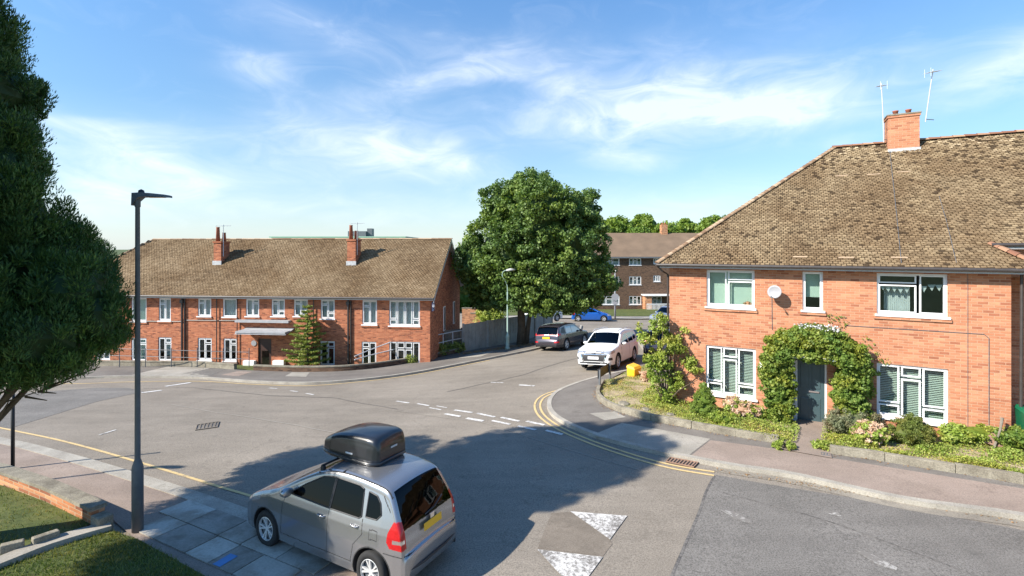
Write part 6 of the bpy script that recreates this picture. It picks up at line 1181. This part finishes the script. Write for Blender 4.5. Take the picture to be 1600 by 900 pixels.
sc_.scale = (KS, KS, 1.10)
# details: wiper, badge, roof bars belong to the box
m = MB(); m.tube([(-1.800, .12, .965), (-1.815, -.10, 1.00), (-1.79, -.34, 1.09)], .012, 6); m.build('rear_wiper', 'black', sc_)
m = MB(); m.box(-.006, .006, -.05, .05, -.04, .04, Matrix.Translation((-1.853, 0, .925))); m.build('badge', 'chrome', sc_, bevel=.004)
m = MB(); m.tube([(-1.895, -.60, .40), (-1.93, -.3, .385), (-1.93, .3, .385), (-1.895, .60, .40)], .02, 6); m.build('bumper_edge', 'black', sc_)
for sd in (1, -1):
    m = MB(); m.tube([(-3.83/2+3.83-3.83/2-0.0, 0, 0)]*2, .001, 3) if False else None
# ---- roof box
bt = thing('roof_box', sc_.location, 0, 'glossy black roof box strapped on top of the silver hatchback', 'roof box'); bt.rotation_euler = sc_.rotation_euler; bt.scale = (KS, KS, 1.055)
bp = [(0, .02), (.02, .10), (.12, .19), (.35, .29), (.65, .345), (.95, .36), (1.15, .355), (1.24, .33), (1.29, .22), (1.31, .10), (1.31, .02)]
bW = np.array([(0, .16), (.03, .24), (.12, .32), (.3, .37), (.7, .395), (1.1, .39), (1.22, .37), (1.28, .33), (1.31, .29)])
bf = np.array([(0, .98), (.05, 1.0), (.2, .95), (.36, .86)]); S, Y, Z, ns, nc, ntp, yt = loft(bp, lambda s: np.interp(s, bW[:, 0], bW[:, 1]), lambda z: np.interp(z, bf[:, 0], bf[:, 1]), .0, .10, .02, .02, 14, 7, 12)
n, k = S.shape; S = S*1.1; Y = Y*1.12; Z = Z*1.14; V = np.stack([.56-S, Y, Z+1.635], -1); Vm = V.copy(); Vm[..., 1] *= -1; VA = np.concatenate([V, Vm[:, :-1][:, ::-1]], 1); kk = VA.shape[1]; I, J = np.meshgrid(np.arange(n-1), np.arange(kk-1), indexing='ij'); a = I*kk+J
BYO = -.12
VA[..., 1] += BYO; obj('lid', VA.reshape(-1, 3), np.stack([a, a+1, a+kk+1, a+kk], -1).reshape(-1, 4), 'boxblack', bt, smooth=True)
m = MB(); ol = [(.56-s*1.1, 1.12*np.interp(s, bW[:, 0], bW[:, 1])) for s in np.linspace(0, 1.31, 24)]; ring = ol+[(x, -y) for x, y in ol[::-1]]; K = len(ring); v = []
for sc, z in ((1.015, 1.65), (1.02, 1.625), (.97, 1.585), (.85, 1.565)): v += [((x+.2)*sc-.2, y*sc+BYO, z) for x, y in ring]
m.add(v, [(i*K+j, i*K+(j+1) % K, (i+1)*K+(j+1) % K, (i+1)*K+j) for i in range(3) for j in range(K)]+[tuple(range(3*K, 4*K)), tuple(range(K))[::-1]]); m.build('base', 'boxblack', bt, True)
for x in (.06, -.46):
    m = MB(); m.tube([(x, -.60, 1.55), (x, .60, 1.55)], .018, 8); 
    rb = m.build('roof_bar', 'black', bt); 
    for sd in (1, -1): m = MB(); m.box(x-.035, x+.035, sd*.57-.03, sd*.57+.03, 1.44, 1.54, None); m.box(x-.03, x+.03, sd*.625-.012, sd*.625+.012, 1.34, 1.46, None); m.build('bar_foot', 'black', rb, bevel=.01)
m = MB(); m.box(-.886, -.880, -.10+BYO, .06+BYO, 1.81, 1.84); m.build('badge_strip', 'fascia', bt)
m = MB(); m.box(-.36, -.2, .442+BYO-.004, .450+BYO-.002, 1.72, 1.745); m.build('badge_strip', 'metal', bt)
# ---- estate-shaped cars
def suv(L, H_, hw, paint, tail=True, **k):
    q = lambda s, z: (s*L/4.7, z*H_/1.70)
    pr = [q(0, .28), q(0, .55), q(.03, .76), q(.12, .91), q(.5, .99), q(1.0, 1.05), q(1.25, 1.10), q(1.75, 1.40), (2.1*L/4.7, H_*.955), (2.6*L/4.7, H_*.985), (3.4*L/4.7, H_*.98), (4.05*L/4.7, H_*.94), (4.28*L/4.7, H_*.90), (4.5*L/4.7, H_*.68), (4.6*L/4.7, H_*.56), (4.63*L/4.7, H_*.42), (L, H_*.38), (L, H_*.24), (L-.05, .24)]
    g0 = k.get('glass', [(1.55, 1.12), (2.05, 1.46), (2.75, 1.53), (2.75, 1.10)]); G = [[q(*p) for p in poly] for poly in ([(1.52, 1.07), (2.00, 1.36), (2.35, 1.48), (2.72, 1.51), (2.72, 1.06)], [(2.80, 1.06), (2.80, 1.51), (3.50, 1.50), (3.55, 1.09)], [(3.63, 1.10), (3.60, 1.49), (4.0, 1.45), (4.22, 1.22), (4.16, 1.13)])]
    sp = dict(L=L, hw=hw, zb=.26, prof=pr, paint=paint, ds=.022, ns=36, r=.10, crown=.035, W=[(0, hw*.76), (.05, hw*.84), (.15, hw*.92), (.4, hw*.975), (1, hw), (L-1, hw), (L-.4, hw*.97), (L-.12, hw*.91), (L, hw*.80)],
        f=[(.26, .96), (.45, .99), (.75, 1), (1.0, .975), (1.08, .95), (1.35, .875), (1.55, .81), (1.8, .76)], side_glass=G, windscreen=(1.24*L/4.7, 2.02*L/4.7), rear_glass=(4.26*L/4.7, 4.56*L/4.7), rz=H_*.62,
        seams=[[q(1.45, .45), q(1.5, 1.1)], [q(2.76, .45), q(2.76, 1.1)], [q(3.75, .8), q(3.85, 1.1)]], sw=.014, wheels=(.92*L/4.7, 3.60*L/4.7), wr=k.get('wr', .355), mirror=(1.66*L/4.7, 1.06*H_/1.7), handles=[q(2.5, .98), q(3.45, 1.0)], mirror_mat=k.get('mm', paint), arch=k.get('arch', 'seam'), seats=(2.1*L/4.7, 3.1*L/4.7))
    sp['zones'] = k.get('zones', []); sp['plates'] = k.get('plates', []); return sp
a = g(965, 577); b = g(990.5, 566.5); hd = Vector((-.50, -.866)).normalized(); lat = Vector((-hd.y, hd.x))   # front left wheel seen at a
wz = [(6, lambda s, y, z, sd, cy: (s < .55) & (z > .76+.10*s) & (z < .89+.12*s) & (y > .50)), (9, lambda s, y, z, sd, cy: (s < .12) & ((abs(z-.76) < .014) | (abs(z-.85) < .014)) & (y < .52)), (8, lambda s, y, z, sd, cy: (s < .2) & (z > .45) & (z < .90) & (y < .60-.45*np.maximum(0, .76-z))),
      (9, lambda s, y, z, sd, cy: (s < .35) & (y > .60-.45*np.maximum(0, .76-z)) & (y < .68-.45*np.maximum(0, .76-z)) & (z > .42) & (z < .78)), (7, lambda s, y, z, sd, cy: (s < .30) & (z > .34) & (z < .42) & (y < .66)), (7, lambda s, y, z, sd, cy: (s < .40) & (s > .02) & (z > .50) & (z < .62) & (y > .68) & (y < .84)), (7, lambda s, y, z, sd, cy: z < .30)]
sp = suv(4.69, 1.70, .90, 'whitecar', zones=wz, plates=[(4.69/2+.012, .60, 0, 'plate_w', .52, .12)], arch='seam')
fwp = a; cc = fwp-hd*(4.69/2-.92)-lat*.82; ws_ = car(sp, (cc.x, cc.y, H(cc.x, cc.y)), hd, 'white sport utility car facing the junction by the corner kerb')
m = MB(); 
for sd in (1, -1): m.tube([(.55, sd*.62, 1.66), (.2, sd*.64, 1.72), (-1.2, sd*.64, 1.73), (-1.7, sd*.62, 1.66)], .02, 6); m.build('roof_rail', 'metal', ws_); m = MB()
m = MB(); m.box(4.69/2+.005, 4.69/2+.02, -.07, .07, .80, .88); m.build('badge', 'chrome', ws_, bevel=.004)
# dark SUV
p = g(885, 547); hd = Vector((.56, .83)).normalized(); lat = Vector((-hd.y, hd.x)); Ls = 4.48
bz = [(5, lambda s, y, z, sd, cy: (s > Ls-.42) & (z > .97) & (z < 1.09) & (y > .18)), (9, lambda s, y, z, sd, cy: ~sd & (s > Ls-.3) & (z > .985) & (z < 1.03) & (y <= .18)), (5, lambda s, y, z, sd, cy: (s > Ls-.2) & (z > .55) & (z < .63) & (y > .58)), (7, lambda s, y, z, sd, cy: z < .42), (9, lambda s, y, z, sd, cy: sd & (abs(z-1.52) < .015) & (s > 1.9) & (s < 3.9))]
sp = suv(Ls, 1.64, .925, 'blackcar', zones=bz, plates=[(-Ls/2+.045, .84, 0, 'plate_y', .52, .13)]); rw = p; cc = rw+hd*(3.60*Ls/4.7-Ls/2)+lat*.84
bs_ = car(sp, (cc.x, cc.y, H(cc.x, cc.y)), hd, 'dark charcoal sport utility car parked facing away by the tall fence')
# hatch shape for the far ones
def hatch(L, H_, hw, paint, zones=(), plates=()):
    sp = dict(jazz); sp['seal'] = False; k = L/3.83; kz = H_/1.525; sc2 = lambda pl: [(a*k, b*kz) for a, b in pl]
    sp.update(L=L, hw=hw, prof=sc2(pr), paint=paint, ds=.03, ns=26, W=[(a*k, b*hw/.8375) for a, b in jazz['W']], side_glass=[sc2(x) for x in jazz['side_glass']], windscreen=(1.06*k, 1.93*k), rear_glass=(3.41*k, 3.715*k), rz=.93*kz, seams=[], wheels=(.78*k, 3.23*k), wr=.31, mirror=(1.36*k, 1.02*kz), handles=[], plates=list(plates), handle_mat=paint)
    sp['zones'] = [(5, lambda s, y, z, sd, cy: (s > L*.92) & (z > .72) & (z < .98) & (y > .55)), (6, lambda s, y, z, sd, cy: (s < .5) & (s > .05) & (z > .62) & (z < .78) & (y > .48))]; return sp
Yb = 52; X = (924-UX)/F*Yb; car(hatch(4.25, 1.5, .88, 'bluecar'), (X, Yb, H(X, Yb)), Vector((1, -.10)), 'bright blue hatchback parked side on before the flats')
Yb = 46; X = (1036-UX)/F*Yb; gc_ = car(suv(4.5, 1.65, .9, 'greycar'), (X+.6, Yb, CZ-(508-VY)/F*(Yb-1)), Vector((-.75, -.66)), 'grey blue car half hidden behind the corner of the big house'); gc_.rotation_euler = (0, 0, math.atan2(-.66, -.75))
Yb = 27.5; X = (1034-UX)/F*Yb; car(hatch(4.0, 1.45, .86, 'blackcar'), (X, Yb, H(X, Yb)), Vector((.35, .93)), 'black car mostly hidden behind the climbing shrub by the house corner')
Yb = 47; X = (852-UX)/F*Yb; car(suv(4.4, 1.7, .9, 'whitecar'), (X-.3, Yb+1, H(X, Yb)+.35), Vector((.8, .6)), 'white car glimpsed in the sun behind the fence under the big tree')
